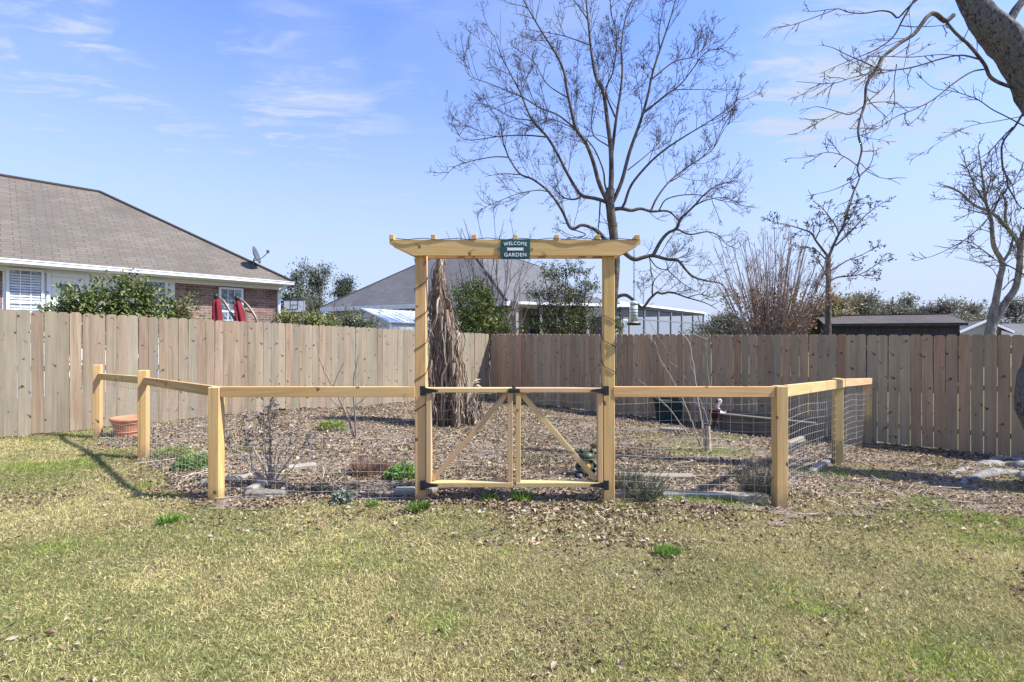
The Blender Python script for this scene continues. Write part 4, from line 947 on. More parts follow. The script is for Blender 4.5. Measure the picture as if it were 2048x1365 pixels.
BL(z1((986, 1118), (950, 1100), (900, 1085), (830, 1070), (790, 1020), (740, 930), (700, 850), (640, 750), (560, 660), (510, 550), (480, 480), (400, 330), (370, 250), (350, 190)), 9, 1.3)
BL(z1((830, 1070), (790, 1090), (730, 1080), (690, 1040), (680, 1015)), 5, 1.5)
BL(z1((640, 750), (520, 740), (390, 745), (200, 765), (140, 710), (120, 640)), 3.6, .9)
BL(z1((560, 660), (440, 640), (330, 580), (210, 560)), 2.6, .8)
BL(z1((984, 1118), (950, 1062), (920, 990), (890, 880), (850, 780), (800, 710), (775, 620), (745, 480), (730, 390), (690, 300), (620, 190), (560, 90), (510, 0), (480, -70)), 11, 1.8)
BL(z1((800, 710), (700, 630), (600, 590), (500, 530), (330, 460), (210, 410), (180, 310)), 4, .9)
BL(z1((760, 540), (640, 460), (560, 330), (440, 250)), 3, .8)
BL(z1((980, 1088), (955, 1010), (945, 930), (900, 820), (850, 760), (760, 690), (640, 650), (520, 690)), 5, 1)
BL(z1((880, 250), (770, 210), (700, 190), (510, 160)), 3, .8)
BL(z1((865, 110), (800, 20), (760, -40)), 3, 1.2)
BL(z1((990, 860), (1015, 660), (1040, 500), (1050, 380), (1045, 250), (1070, 90), (1110, -10), (1130, -80)), 8, 2)
BL(z1((1010, 640), (960, 500), (1000, 390), (1020, 200), (985, 60), (990, -40)), 4.5, 1.3)
BL(z1((975, 800), (890, 735), (885, 620), (900, 500), (880, 430)), 3.2, .9)
BL(z1((990, 1120), (1022, 1052), (1050, 980), (1090, 830), (1150, 660), (1190, 520), (1215, 400), (1260, 260), (1310, 110), (1340, 0), (1355, -60)), 10, 2)
BL(z1((1165, 620), (1290, 520), (1370, 460), (1440, 370), (1510, 285), (1630, 260)), 4.5, .9)
BL(z1((1340, 490), (1470, 490), (1590, 486)), 2.2, .7)
BL(z1((1215, 430), (1330, 340), (1440, 310), (1510, 240), (1490, 200)), 3.6, .8)
BL(z1((1255, 280), (1250, 180), (1270, 60), (1300, -30)), 3, .9)
BL(z1((1040, 1146), (1062, 1112), (1100, 1010), (1190, 900), (1280, 820), (1400, 740), (1500, 680), (1620, 600), (1700, 520)), 7, 1)
BL(z1((1080, 930), (1180, 850), (1250, 780), (1300, 690)), 3.4, .8)
BL(z1((990, 1150), (1015, 1142), (1050, 1140), (1100, 1150), (1150, 1140), (1210, 1155), (1300, 1155), (1360, 1205)), 10, 3.5)
BL(z1((1205, 1155), (1240, 1080), (1310, 990), (1410, 910), (1540, 820), (1610, 700), (1680, 640)), 5, .9)
BL(z1((1250, 1150), (1290, 1090), (1390, 1065), (1500, 1070), (1600, 1100), (1700, 1110)), 3.4, .8)
BL(z2((330, 760), (420, 830), (510, 890), (600, 870), (690, 855), (820, 890), (920, 900), (990, 980), (1060, 1050), (1180, 1090), (1330, 1120), (1390, 1200)), 12, 1.6, dY=-.6)
BL(z2((690, 850), (760, 720), (830, 640), (910, 600), (945, 510), (1010, 450), (1090, 370), (1160, 290), (1280, 200), (1460, 150)), 9, 1.2)
BL(z2((910, 600), (1030, 655), (1200, 630), (1310, 670), (1380, 750), (1500, 800)), 4.2, 1)
BL(z2((1090, 375), (1200, 330), (1330, 310), (1500, 350)), 3.4, .8)
BL(z2((650, 870), (720, 960), (820, 985), (900, 900), (1010, 830)), 3, .8)
BL(z2((820, 985), (900, 1060), (1000, 1140), (1180, 1230)), 2.6, .8)
BL(z2((655, 880), (670, 1000), (680, 1100), (672, 1210)), 2.2, 1.0)
BL(z2((300, 1290), (370, 1235), (440, 1230), (520, 1290), (590, 1345), (660, 1260), (730, 1200), (770, 1215), (860, 1200), (1010, 1250), (1180, 1300), (1290, 1360)), 9, 1.4, dY=-.5)
BL(z2((680, 1240), (690, 1110), (760, 1020), (830, 985)), 3.4, 1)
BL(z2((1010, 1250), (1130, 1220), (1250, 1245), (1350, 1190)), 2.4, .7)
BL(z1((985, 1340), (945, 1300), (900, 1255), (830, 1230), (770, 1250), (720, 1150), (650, 1050), (560, 980), (490, 950), (430, 860), (395, 760), (390, 690), (330, 600)), 9, 1.1, dY=-.4)
BL(z1((650, 1050), (590, 1040), (480, 1060), (330, 1120), (270, 1150)), 2.6, .8)
BL(z1((430, 860), (330, 860), (150, 905), (60, 990)), 3, .8)
BL(z1((490, 955), (400, 950), (300, 965)), 2.6, .8)
BL(z1((930, 1100), (925, 1180), (918, 1260), (910, 1290)), 4, 1.8)
BL(z1((770, 1250), (850, 1285), (720, 1310), (660, 1340)), 3, 1.2)
twig_object(bt, polys, 3, [(11, 8, (.16, .5), (25, 68), .2, .07, .0100, .004), (6, 6, (.22, .6), (25, 65), .12, .10, .005, .0034), (3, 4, (.35, .7), (25, 60), .08, .12, .0038, .0028)], buds=3200, bud_size=.04,
            col=((.05, .042, .036), (.08, .068, .057), (.11, .095, .08)))

# --- the near tree whose rough trunk leans in from the right edge
z4 = zoomed(1520, 0, 3.88); z5 = zoomed(1520, 300, 3.592); z6 = zoomed(1780, 200, 2.843)
Yn = 5.3; Q = Limbs(Yn, .22); nb = G(2144, 975)
nt = thing('near_tree', 'rough lichen-barked tree leaning in from the right edge with drooping bare branches', 'tree', (nb.x, nb.y, nb.z))
q, r = Q.add([(2150, 990), (2138, 930), (2132, 860), (2138, 780), (2152, 640), (2158, 480), (2146, 360), (2116, 270), (2088, 215), (2058, 150), (2018, 90), (1970, 38), (1928, -25), (1890, -90)], 92, 52, dY=.25, S=70)
r = r * np.interp(np.linspace(0, 1, 70), [0, .06, .12, .19, .26, .32, .6, .84, .92, 1], [1.45, 1.08, 1.0, .98, .93, .9, 1.0, 1.0, .72, .62])
v_, f_ = tubes(q[None], r[None], 26, .0)
vr = v_.reshape(70, 26, 3); ctr = q[:, None]; rad = vr - ctr
ph_ = np.arange(26) / 26 * 2 * np.pi
nz = 1 + .10 * (vnoise(np.cos(ph_)[None] * 3 + np.linspace(0, 30, 70)[:, None], np.sin(ph_)[None] * 3 + 7, 4) - .5) * 2 + .12 * (rng.random((70, 26)) - .5)
v_ = (ctr + rad * nz[..., None]).reshape(-1, 3)
solid('trunk', v_, f_, M['bark_rough'], nt, smooth=True)
# the burl that bulges over the fence at the frame edge
bp = P(2090, 786, Yn); bv, bf_ = lathe([(0, -.8), (.12, -.7), (.17, -.45), (.215, -.18), (.235, .02), (.215, .2), (.165, .42), (.11, .66), (0, .8)], 22)
bv = np.array([Vector(x) for x in bv]); bv *= (1 + .22 * (vnoise(bv[:, 0] * 14 + 3, bv[:, 2] * 11 + bv[:, 1] * 9, 6) - .5))[:, None]; solid('burl', bv + np.array(bp), bf_, M['bark_rough'], nt, smooth=True)
npoly = []
def NL_(pts, r0, r1, mat='bark_center', **kw):
    qq = put_limb(nt, Q, pts, r0, r1, 'branch', 7, mat, **kw); npoly.append(qq); return qq
NL_(z4((2060, -20), (1990, 70), (1950, 140), (1900, 200)), 14, 18, 'bark_rough', dY=.0)
NL_(z4((1990, 690), (1850, 640), (1780, 590), (1740, 500), (1620, 350), (1520, 260), (1440, 165)), 7, 5, dY=-.15)
NL_(z4((1500, 120), (1440, 165), (1390, 130), (1350, 105), (1300, 130), (1200, 260), (1080, 340), (950, 450), (910, 530), (830, 650), (815, 800), (770, 950), (765, 1060), (790, 1160), (755, 1319)) + z5((715, 200), (660, 330), (625, 420), (618, 470)), 9, 1.6, dY=-.9)
NL_(z4((1740, 540), (1640, 560), (1500, 650), (1350, 770), (1200, 850), (1050, 910), (880, 1020), (660, 1080)), 3.4, .8)
NL_(z4((1700, 460), (1560, 430), (1400, 460), (1200, 520), (1050, 545), (920, 545), (880, 560), (700, 610), (550, 650), (280, 635)), 3.6, .8)
NL_(z4((1250, -30), (1140, 70), (1070, 140), (1020, 100), (940, 85), (800, 105), (680, 95), (600, 70), (420, 90), (330, 85)), 4, .8, dY=.1)
NL_(z4((600, 70), (440, 130), (250, 195), (90, 230), (30, 295)), 1.8, .7)
NL_(z4((1215, -30), (1110, 150), (1085, 200), (1040, 280), (960, 350), (850, 410), (700, 470), (460, 575)), 4, .8)
NL_(z4((1085, 200), (1200, 210), (1350, 205), (1450, 195)), 2.2, 1)
NL_(z4((920, 540), (800, 480), (680, 430), (560, 370), (460, 350)), 2.8, .8)
NL_(z4((830, 440), (1000, 440), (1180, 445), (1400, 425), (1560, 435)), 1.4, 1.8)
NL_(z4((2060, 985), (1900, 900), (1800, 850), (1680, 770), (1500, 710), (1350, 685), (1220, 580)), 2.6, .8, dY=.2)
NL_(z4((2060, 850), (1980, 980), (1880, 1120), (1885, 1319)) + z5((1745, 130), (1780, 260), (1700, 390), (1640, 490), (1520, 610), (1400, 690), (1250, 760), (1110, 800)), 4.4, .9, dY=.3)
NL_(z4((1960, 990), (1870, 1080), (1790, 1170), (1720, 1220), (1600, 1290)), 3, .9)
NL_(z4((2060, 900), (1850, 940), (1650, 975), (1520, 1030), (1430, 1080), (1250, 1200)), 1.8, .7)
NL_(z4((815, 820), (700, 890), (610, 870), (430, 830), (310, 885)), 2.2, .7)
NL_(z4((610, 870), (450, 950), (270, 1050)), 1.6, .7)
NL_(z4((1060, 500), (1040, 650), (1045, 790), (1020, 870), (900, 970), (780, 1025)), 1.8, .7)
NL_(z4((830, 810), (900, 795), (1040, 790)), 1.7, .9)
NL_(z5((705, 120), (640, 70), (560, 30), (470, 20), (330, 55), (205, 60)), 1.7, .7)
NL_(z5((720, 190), (790, 110), (815, 30), (810, -40)), 1.8, .8)
NL_(z5((720, 175), (650, 230), (520, 290), (370, 325)), 1.7, .7)
NL_(z5((640, 385), (740, 385), (870, 370)), 1.6, .7)
NL_(z5((760, 150), (850, 195), (940, 215), (1010, 250)), 1.4, .6)
NL_(z5((1780, 265), (1860, 400), (1910, 430)), 3, 1.5)
NL_(z5((1900, 900), (1800, 840), (1690, 790), (1560, 690), (1500, 640)), 3, .9, dY=.2)
NL_(z5((1690, 795), (1560, 805), (1400, 770)), 1.6, .7)
twig_object(nt, npoly[1:], 3, [(7, 7, (.08, .3), (20, 60), -.03, .12, .0045, .002), (3, 5, (.25, .6), (20, 55), -.02, .16, .0028, .0016)], buds=160, bud_size=.018, col=((.08, .07, .065), (.12, .105, .095)))
# surface roots beside the trunk
rb = G(2040, 952)
for pts, r0, r1 in (([(2100, 955), (2020, 935), (1975, 933), (1930, 940), (1900, 948)], .13, .03), ([(2110, 985), (2045, 955), (1990, 950), (1945, 958), (1915, 970)], .12, .025), ([(2120, 940), (2060, 925), (2000, 922), (1955, 930)], .10, .03)):
    q = [Vector(G(x, y)) + Vector((0, 0, -r0 * .08)) for x, y in pts]; solid('surface_root', *tube(q, r0, r1, 22, 9, .35, .035), M['bark_pale'], nt, smooth=True)

# --- forked pale-barked tree beyond the shaded fence at the right
Yf = 11.0; Fk = Limbs(Yf, .3); Fk.th = .82; fb_ = P(1982, 700, Yf)
ftr = thing('forked_tree', 'pale grey bare tree with two forked trunks beyond the right end of the shaded fence', 'tree', (fb_.x, fb_.y, gz(fb_.x, fb_.y)))
fpoly = []
def FL(pts, r0, r1, name='limb', **kw):
    qq = put_limb(ftr, Fk, pts, r0, r1, name, 8, 'bark_pale', **kw); fpoly.append(qq)
FL([(1976, 720), (1978, 690)] + z6((575, 1290), (590, 1180)), 26, 17, 'trunk', dY=0, rough=.12)
FL(z6((575, 1300), (600, 1150), (625, 1010), (640, 930), (590, 830), (575, 680), (545, 580), (520, 400), (500, 260)), 16, 1.5)
FL(z6((580, 1290), (660, 1150), (720, 1050), (740, 850), (700, 770), (640, 700), (575, 640), (480, 600), (390, 520), (260, 470)), 17, 1.2)
FL(z6((735, 900), (750, 790), (800, 660), (850, 500)), 12, 4)
FL(z6((645, 920), (680, 860), (700, 790)), 6, 4)
FL(z6((660, 730), (655, 660), (665, 575)), 6, 4)
FL(z6((570, 655), (500, 640), (430, 620), (360, 600)), 3, 1)
FL(z6((545, 590), (490, 500), (440, 390), (400, 260)), 4, 1)
FL(z6((530, 580), (570, 460), (575, 350), (560, 320)), 3, 1)
FL(z6((590, 640), (640, 520), (700, 480), (760, 360)), 4, 1)
FL(z6((590, 900), (480, 820), (440, 800), (500, 760)), 2.4, .9)
FL(z6((640, 1080), (700, 1020), (760, 1000)), 3, 1.2)
twig_object(ftr, fpoly[1:], 3, [(11, 6, (.15, .4), (25, 65), .2, .2, .009, .004), (6, 5, (.25, .6), (25, 65), .1, .22, .005, .003)], buds=700, bud_size=.03, col=((.15, .13, .115), (.22, .195, .17)))

# --- small tree with a few brown leaves left of the outbuilding
Ys = 16.0; Sm = Limbs(Ys, .35); sb = P(1656, 700, Ys)
st = thing('small_tree', 'small upright tree holding a few dry leaves left of the dark outbuilding', 'tree', (sb.x, sb.y, gz(sb.x, sb.y)))
spoly = []
def SL(pts, r0, r1, name='limb', **kw):
    qq = put_limb(st, Sm, pts, r0, r1, name, 7, 'bark_center', **kw); spoly.append(qq)
SL([(1656, 720)] + z5((490, 1340), (492, 1050), (490, 760)), 13, 9, 'trunk', dY=0, rough=.12)
for pts, a_, b_ in ((((490, 780), (540, 660), (600, 540), (640, 420), (690, 260)), 6, 1), (((490, 770), (400, 650), (370, 600), (300, 570), (180, 535), (100, 520)), 5, 1), (((540, 690), (640, 600), (760, 470), (880, 380)), 3.6, 1),
                    (((495, 950), (560, 915), (700, 900), (800, 850), (880, 790)), 4, 1), (((495, 880), (620, 800), (720, 760), (850, 690)), 3.4, .9), (((400, 640), (430, 570), (430, 480)), 2.5, .9), (((565, 610), (540, 540), (440, 410), (380, 370)), 3, .9),
                    (((485, 800), (400, 720), (330, 700), (260, 700)), 3, .9), (((470, 900), (440, 830), (380, 760)), 3, .9), (((490, 1000), (420, 960), (340, 930)), 2.4, .8), (((560, 620), (640, 500), (680, 420), (720, 350)), 3, .8)):
    SL(z5(*pts), a_, b_)
tt = twig_object(st, spoly[1:], 3, [(10, 6, (.15, .45), (25, 65), .15, .2, .010, .005), (6, 5, (.25, .6), (25, 65), .1, .22, .006, .004)], buds=900, bud_size=.06, col=((.09, .075, .06), (.14, .12, .10)))

# --- clump of upright canes with rusty leaves (bare crape-like shrub)
def cane_shrub(name, label, px, pytop, Y, n, spread, h, leaf_n, lcol, ccol, cat='shrub', r0=.014, leaf_h=(.2, .75), lsize=.07, lean=0.0, zig=.06, r1=.004, twiglv=True, base_r=.25):
    b = P(px, 700, Y); g0 = gz(b.x, b.y); t = thing(name, label, cat, (b.x, b.y, g0))
    a = rng.random(n) * 2 * np.pi; rr = np.sqrt(rng.random(n)); S = 9; PT = np.zeros((n, S, 3)); hh_ = h * (.65 + .35 * rng.random(n))
    for k in range(S):
        u = k / (S - 1)
        PT[:, k] = np.stack([b.x + base_r * rr * np.cos(a) + spread * rr * np.cos(a) * u ** 1.3 + lean * u, b.y + base_r * rr * np.sin(a) + spread * rr * np.sin(a) * u ** 1.3, g0 + hh_ * u * (1 - .10 * rr * u)], -1)
    PT[:, 1:] += rng.normal(size=(n, S - 1, 3)) * zig * np.linspace(.3, 1, S - 1)[None, :, None] * .5
    R = np.linspace(r0, r1, S)[None] * (.6 + .7 * rng.random((n, 1)))
    if n <= 40:
        for k in range(n):
            v, f = tubes(PT[k:k + 1], R[k:k + 1], 5); solid('stem', v, f, M['twig'], t, np.repeat(pal(1, ccol), len(v), 0))
    else:
        v, f = tubes(PT, R, 4); o = solid('stems', v, f, M['twig'], t, np.repeat(pal(n, ccol), S * 4, 0)); o['kind'] = 'stuff'
    tips = [PT]
    if twiglv:
        tips = twig_object(t, list(PT), 3, [(7, 5, (.06, .22), (15, 50), .3, .15, max(r1 * 1.1, .006), .004), (3, 4, (.3, .6), (20, 60), .2, .2, .005, .003)], col=ccol)
    if leaf_n:
        TP = tips[-1]; ii = rng.integers(0, len(TP), leaf_n * 4); jj = rng.integers(0, TP.shape[1], leaf_n * 4); c = TP[ii, jj]; u = (c[:, 2] - g0) / h; ok = (u > leaf_h[0]) & (u < leaf_h[1]); c = c[ok][:leaf_n]; m = len(c)
        v, f, cc = leaves(c + rng.normal(size=(m, 3)) * .05, sphere_dirs(m) + np.array([0, 0, -.2]), sphere_dirs(m), lsize * (.5 + rng.random(m)), lsize * .55, .25, pal(m, lcol))
        o = solid('dry_leaves', v, f, M['dry'], t, cc); o['kind'] = 'stuff'
    return t
cane_shrub('cane_shrub', 'fan of many upright bare canes with rusty leaves low down behind the shaded fence', 1545, 470, 14.0, 115, 1.45, 5.0, 3000, ((.34, .19, .12), (.40, .25, .16), (.26, .16, .11), (.38, .31, .18)), ((.19, .145, .125), (.25, .20, .17), (.31, .25, .215)), leaf_h=(.40, .62), lsize=.08, zig=.03, r0=.018, r1=.007)
cane_shrub('bare_shrub', 'leafless grey many-stemmed shrub seen over the left half of the arbor beam', 985, 420, 17.0, 26, 2.3, 6.5, 0, (), ((.15, .125, .105), (.20, .17, .145)), r0=.035, r1=.008, zig=.2, cat='shrub')
cane_shrub('bare_brush', 'pale pinkish leafless brush beside the white-roofed shed', 672, 590, 17.5, 130, 1.9, 2.9, 0, (), ((.30, .23, .19), (.38, .30, .25), (.25, .20, .17)), r0=.012, r1=.004, base_r=1.3)

# ------------------------------------------------------------------ leafy shrubs beyond the fences
def leafy(name, label, clumps, n, lsize, cols, cat='shrub', base=None, group=None, mat='leaf', stem_col=((.12, .10, .08), (.18, .15, .12)), upright=.35, wts=None, asp=.42, stems=9, fold=.2, fill=.75):
    """clumps: list of (x,y,z,rx,ry,rz) world ellipsoids; leaves concentrate in small sprays"""
    n = int(n * 2.1); cl_ = np.array(clumps, float); base = base or (float(cl_[:, 0].mean()), float(cl_[:, 1].mean()))
    g0 = gz(*base); t = thing(name, label, cat, (base[0], base[1], g0), group)
    vol = cl_[:, 3] * cl_[:, 4] * cl_[:, 5]; spr = max(12, int(n / 14))
    k = rng.choice(len(cl_), spr, p=vol ** .8 / (vol ** .8).sum()); d = sphere_dirs(spr); rad = (fill * rng.random(spr) + (1 - fill)) ** .45 * (.7 + .55 * rng.random(spr))
    sc = cl_[k, :3] + d * rad[:, None] * cl_[k, 3:6]
    per = n // spr; i = np.repeat(np.arange(spr), per); m = len(i)
    ax = unit(d + np.array([0, 0, upright]) + rng.normal(size=(spr, 3)) * .5)
    u = rng.random(m); c = sc[i] + ax[i] * (u[:, None] - .5) * lsize * 4.5 + rng.normal(size=(m, 3)) * lsize * .45
    dr_ = unit(ax[i] * .6 + sphere_dirs(m)); nr = unit(rng.normal(size=(m, 3)) * .6 + np.array([0, -.25, .9]))
    tone = np.repeat(.75 + .5 * rng.random((spr, 1)), per, 0)
    col = pal(m, cols, wts) * tone
    v, f, cc = leaves(c, dr_, nr, lsize * (.6 + .7 * rng.random(m)), lsize * asp * (.7 + .6 * rng.random(m)), fold, np.clip(col, 0, 1))
    ok = v.reshape(-1, 4, 3)[:, :, 2].min(1) > g0 - .02
    o = solid('foliage', v, f, M[mat], t, cc); o['kind'] = 'stuff'
    # branching stems reaching into the clumps
    ST = []
    for q in range(stems):
        kk = q % len(cl_); tgt = cl_[kk, :3] + sphere_dirs(1)[0] * cl_[kk, 3:6] * .6
        b_ = np.array([base[0] + rnd.uniform(-.12, .12), base[1] + rnd.uniform(-.12, .12), g0 - .03]); ST.append(spline([b_, b_ * .5 + tgt * .5 + rng.normal(size=3) * .1, tgt], 8))
    v, f = tubes(np.array(ST), np.linspace(.022, .006, 8)[None].repeat(len(ST), 0) * max(.3, min(2.0, (cl_[:, 2].max() - g0) / 2)), 5)
    solid('stems', v, f, M['twig'], t, np.repeat(pal(len(ST), stem_col), 40, 0)).__setitem__('kind', 'stuff'); return t
def E(px, py, Y, rx, rz, ry=None):
    p = P(px, py, Y); return (p.x, p.y, p.z, rx / FPX * Y, (ry if ry else rx * .8) / FPX * Y, rz / FPX * Y)
GR = ((.13, .17, .04), (.08, .115, .03), (.19, .225, .06), (.27, .28, .11), (.05, .075, .024))
leafy('leafy_shrub', 'glossy green shrub left of the white door panes above the pale fence', [E(150, 612, 8.6, 32, 32), E(130, 650, 8.6, 42, 40), E(176, 600, 8.7, 20, 26)], 1500, .085, GR, group='shrubs along the brick house')
leafy('leafy_shrub', 'tallest bushy green shrub in front of the white panelled bay', [E(255, 606, 9.2, 48, 44), E(225, 590, 9.1, 24, 30), E(280, 580, 9.2, 22, 24), E(255, 655, 9.2, 66, 50), E(310, 625, 9.4, 30, 34)], 3300, .085, GR, group='shrubs along the brick house')
leafy('leafy_shrub', 'yellower green shrub at the bay corner next to the brick wall', [E(355, 622, 9.8, 28, 26), E(362, 660, 9.8, 34, 30), E(338, 606, 9.8, 15, 18)], 1100, .08, ((.18, .20, .05), (.12, .14, .035), (.22, .22, .08), (.07, .09, .03)), group='shrubs along the brick house')
YG = ((.24, .25, .06), (.17, .20, .05), (.30, .28, .10), (.10, .12, .035))
leafy('low_hedge', 'low yellow-green growth under the basketball backboard behind the fence', [E(575, 640, 13, 20, 10), E(620, 642, 13.2, 26, 10), E(655, 650, 13.6, 22, 12)], 1300, .08, YG, 'hedge')
leafy('low_shrub', 'dark green low shrub against the left end of the white-roofed shed', [E(705, 640, 14.4, 22, 14), E(735, 650, 14.4, 22, 12), E(693, 660, 14.4, 30, 16)], 900, .09, ((.10, .13, .035), (.05, .075, .025), (.16, .19, .05), (.30, .26, .17)))
leafy('round_shrub', 'dense rounded green bush right of the dead banana stalks behind the fence', [E(950, 615, 15.5, 46, 44), E(925, 590, 15.4, 22, 24), E(965, 585, 15.4, 24, 22), E(955, 660, 15.5, 56, 40), E(990, 630, 15.6, 26, 26)], 4200, .10, ((.17, .215, .045), (.09, .13, .032), (.29, .32, .07), (.05, .08, .024), (.38, .37, .12)))
leafy('holly_tree', 'airy dark evergreen tree before the grey house, left of the right arbor post', [E(1130, 600, 14.4, 52, 36), E(1105, 548, 14.4, 30, 20), E(1150, 540, 14.4, 32, 18), E(1180, 575, 14.4, 24, 22), E(1075, 590, 14.4, 28, 18), E(1120, 650, 14.4, 64, 36), E(1175, 635, 14.5, 30, 30)], 4600, .075, ((.06, .085, .025), (.035, .055, .018), (.10, .13, .04), (.15, .17, .05), (.10, .075, .04)), 'tree', fill=.9, stems=14)
leafy('seedling_clump', 'small bright yellow-green leafy tuft peeking over the corner of the fence', [E(1010, 657, 14.9, 11, 10), E(1046, 658, 14.4, 8, 7)], 260, .09, YG, 'plant', stems=4)
leafy('seedling_clump', 'small leafy sprig beside the right arbor post over the fence top', [E(1232, 648, 12.6, 9, 18), E(1240, 662, 12.6, 10, 10)], 220, .07, ((.16, .17, .06), (.10, .12, .04)), 'plant', stems=4)
OL = ((.27, .215, .075), (.21, .185, .07), (.34, .26, .08), (.16, .155, .065), (.30, .19, .09))
leafy('olive_bush', 'tall olive-brown bush behind the trunk of the small tree', [E(1650, 628, 18.5, 42, 32), E(1615, 640, 18.5, 26, 28), E(1688, 618, 18.5, 24, 28), E(1672, 606, 18.5, 18, 20), E(1650, 680, 18.5, 56, 34)], 4200, .10, OL, 'bush')
leafy('olive_bush', 'greyer low brush left of the cane fan behind the shaded fence', [E(1430, 664, 24, 36, 12), E(1475, 652, 24, 30, 18)], 1300, .12, ((.10, .10, .06), (.15, .13, .09), (.07, .08, .05)), 'bush')

# ------------------------------------------------------------------ distant evergreens
def pine(label, px, pytop, pybot, Y, wpx, n, cols, seed, lsize=.24, group='far evergreen trees'):
    top, bot = P(px, pytop, Y), P(px, pybot, Y); g0 = gz(top.x, top.y); wd = wpx / FPX * Y; h = top.z - bot.z; r = random.Random(seed); cl_ = []
    for q in range(11):
        u = r.random(); zz = bot.z + h * (.1 + .82 * u); rr = wd * .5 * (1 - .55 * u) * r.uniform(.3, 1)
        a_ = r.uniform(0, 6.28); cl_.append((top.x + math.cos(a_) * rr, top.y + math.sin(a_) * rr, zz, wd * r.uniform(.16, .3), wd * .25, h * r.uniform(.07, .15)))
    t = leafy('pine_tree', label, cl_, n, lsize, cols, 'tree', (top.x, top.y), group, stems=12, asp=.3, fill=.85)
    solid('trunk', *tube([(top.x, top.y, g0 - .1), (top.x + .1, top.y, (g0 + top.z) / 2), (top.x, top.y, top.z - h * .06)], max(.1, wd * .035), .04, 8, 7), M['bark_center'], t)
    return t
PG = ((.10, .125, .075), (.075, .10, .06), (.14, .155, .09), (.18, .17, .12))
pine('thin airy evergreen just right of the brick house eave', 593, 532, 640, 34, 48, 1300, PG, 1)
pine('tall feathery evergreen, highest of those between the two houses', 637, 534, 640, 38, 62, 1800, PG, 2)
pine('dark round-topped evergreen close to the grey roof', 688, 558, 640, 38, 50, 1800, ((.06, .08, .045), (.09, .11, .06), (.045, .06, .035)), 3)
pine('low dark evergreen directly behind the brick house downspout', 574, 585, 650, 32, 36, 900, ((.05, .075, .03), (.08, .10, .04)), 4)
for k, (lab, px, a_, b_, w_) in enumerate((('grey-green far pine left of the gap over the outbuilding roof', 1730, 592, 650, 60), ('darkest domed far pine above the middle of the outbuilding roof', 1785, 590, 650, 58), ('short spiky far pine above the outbuilding ridge', 1812, 598, 650, 30),
        ('flat-topped far pine above the right end of the outbuilding', 1880, 604, 650, 70), ('pale far tree between the outbuilding and the cream house', 1945, 612, 660, 60), ('far tree crown over the wing of the cream house', 2030, 604, 660, 70), ('faint low far tree behind the cane fan', 1600, 622, 665, 70), ('low far tree at the end of the pool enclosure', 1445, 636, 668, 46))):
    pine(lab, px, a_, b_, 48 + 2 * (k % 3), w_ * 1.15, 1900, ((.155, .165, .115), (.125, .14, .10), (.19, .19, .14), (.27, .20, .135)), 10 + k, .33)  # leaf colours lightened to stand in for distance haze
w_tl = []
for k in range(40):
    px = 560 + k * 40; 
    if 700 < px < 1400: continue
    w_tl.append((*P(px, 668, 62), 2.4, 1.5, rnd.uniform(.7, 1.5)))
t = leafy('treeline', 'low hazy line of far-off trees', w_tl, 6000, .38, ((.13, .14, .10), (.10, .11, .08), (.18, .16, .13)), 'trees', stems=4)
#--MORE--
# ------------------------------------------------------------------ things in the garden bed
M['dark_pot'] = plain('dark_red_pot', (.06, .018, .018), .7, .2); M['green_bin'] = plain('dark_green_plastic', (.012, .032, .027), .6, .3)
tp = G(257, 872); tp.z -= .01
pt = thing('terracotta_pot', 'wide terracotta pot standing by the pale fence between two rail posts', 'pot', tp)
solid('pot_body', *lathe([(0, 0), (.145, 0), (.15, .02), (.195, .22), (.205, .235), (.22, .24), (.222, .285), (.21, .29), (.195, .285), (.19, .235), (.14, .05), (0, .05)], 28, tp), M['terracotta'], pt, smooth=True)
for zz in (.075, .2): solid('band', *lathe([(.15 + zz * .2 + .008, zz), (.158 + zz * .2 + .008, zz + .008), (.152 + zz * .2 + .008, zz + .018)], 28, tp), M['terracotta'], pt, smooth=True)
solid('potting_soil', *lathe([(0, .25), (.1, .245), (.19, .235)], 16, tp), M['mulch'], pt)
gb = G(1337, 846); bn = thing('garden_bin', 'dark green plastic bin against the shaded fence behind the right rail', 'bin', gb)
gw = .5; vb = [(-.2, -.15, 0), (.2, -.15, 0), (.2, .15, 0), (-.2, .15, 0), (-.25, -.19, .46), (.25, -.19, .46), (.25, .19, .46), (-.25, .19, .46)]
solid('bin_body', [Vector(p) + gb for p in vb], BOXF, M['green_bin'], bn); box_world('bin_lid', gb + Vector((0, 0, .485)), (.56, .44, .05), M['green_bin'], bn, bev=.015)
for sx_ in (-1, 1): box_world('handle', gb + Vector((sx_ * .265, 0, .37)), (.04, .16, .035), M['green_bin'], bn, bev=.008)
# weathered raised planter of stacked boards
r0_, r1_ = P(1437, 829, 8.95), P(1632, 850, 8.1); u6 = Vector((r1_.x - r0_.x, r1_.y - r0_.y, 0)); L6 = u6.length; u6.normalize(); n6 = Vector((-u6.y, u6.x, 0)); R_ = Frame(r0_, u6, n6); zt6 = r0_.z
rbx = thing('raised_planter', 'weathered grey board planter box along the base of the shaded fence', 'planter', (r0_.x, r0_.y, -.4))
for k in range(3):
    z_ = zt6 - .07 - .142 * k
    board('plank', R_(0, 0, z_), R_(L6, 0, z_ - .03), .035, .136, M['grey_board'], rbx); board('plank', R_(0, .62, z_), R_(L6, .62, z_ - .03), .035, .136, M['grey_board'], rbx)
    board('end_plank', R_(.02, .02, z_ + .001), R_(.02, .6, z_ + .001), .035, .136, M['grey_board'], rbx)
board('cap_board', R_(-.04, .0, zt6 + .012), R_(L6, .0, zt6 - .02), .13, .03, M['grey_board'], rbx)
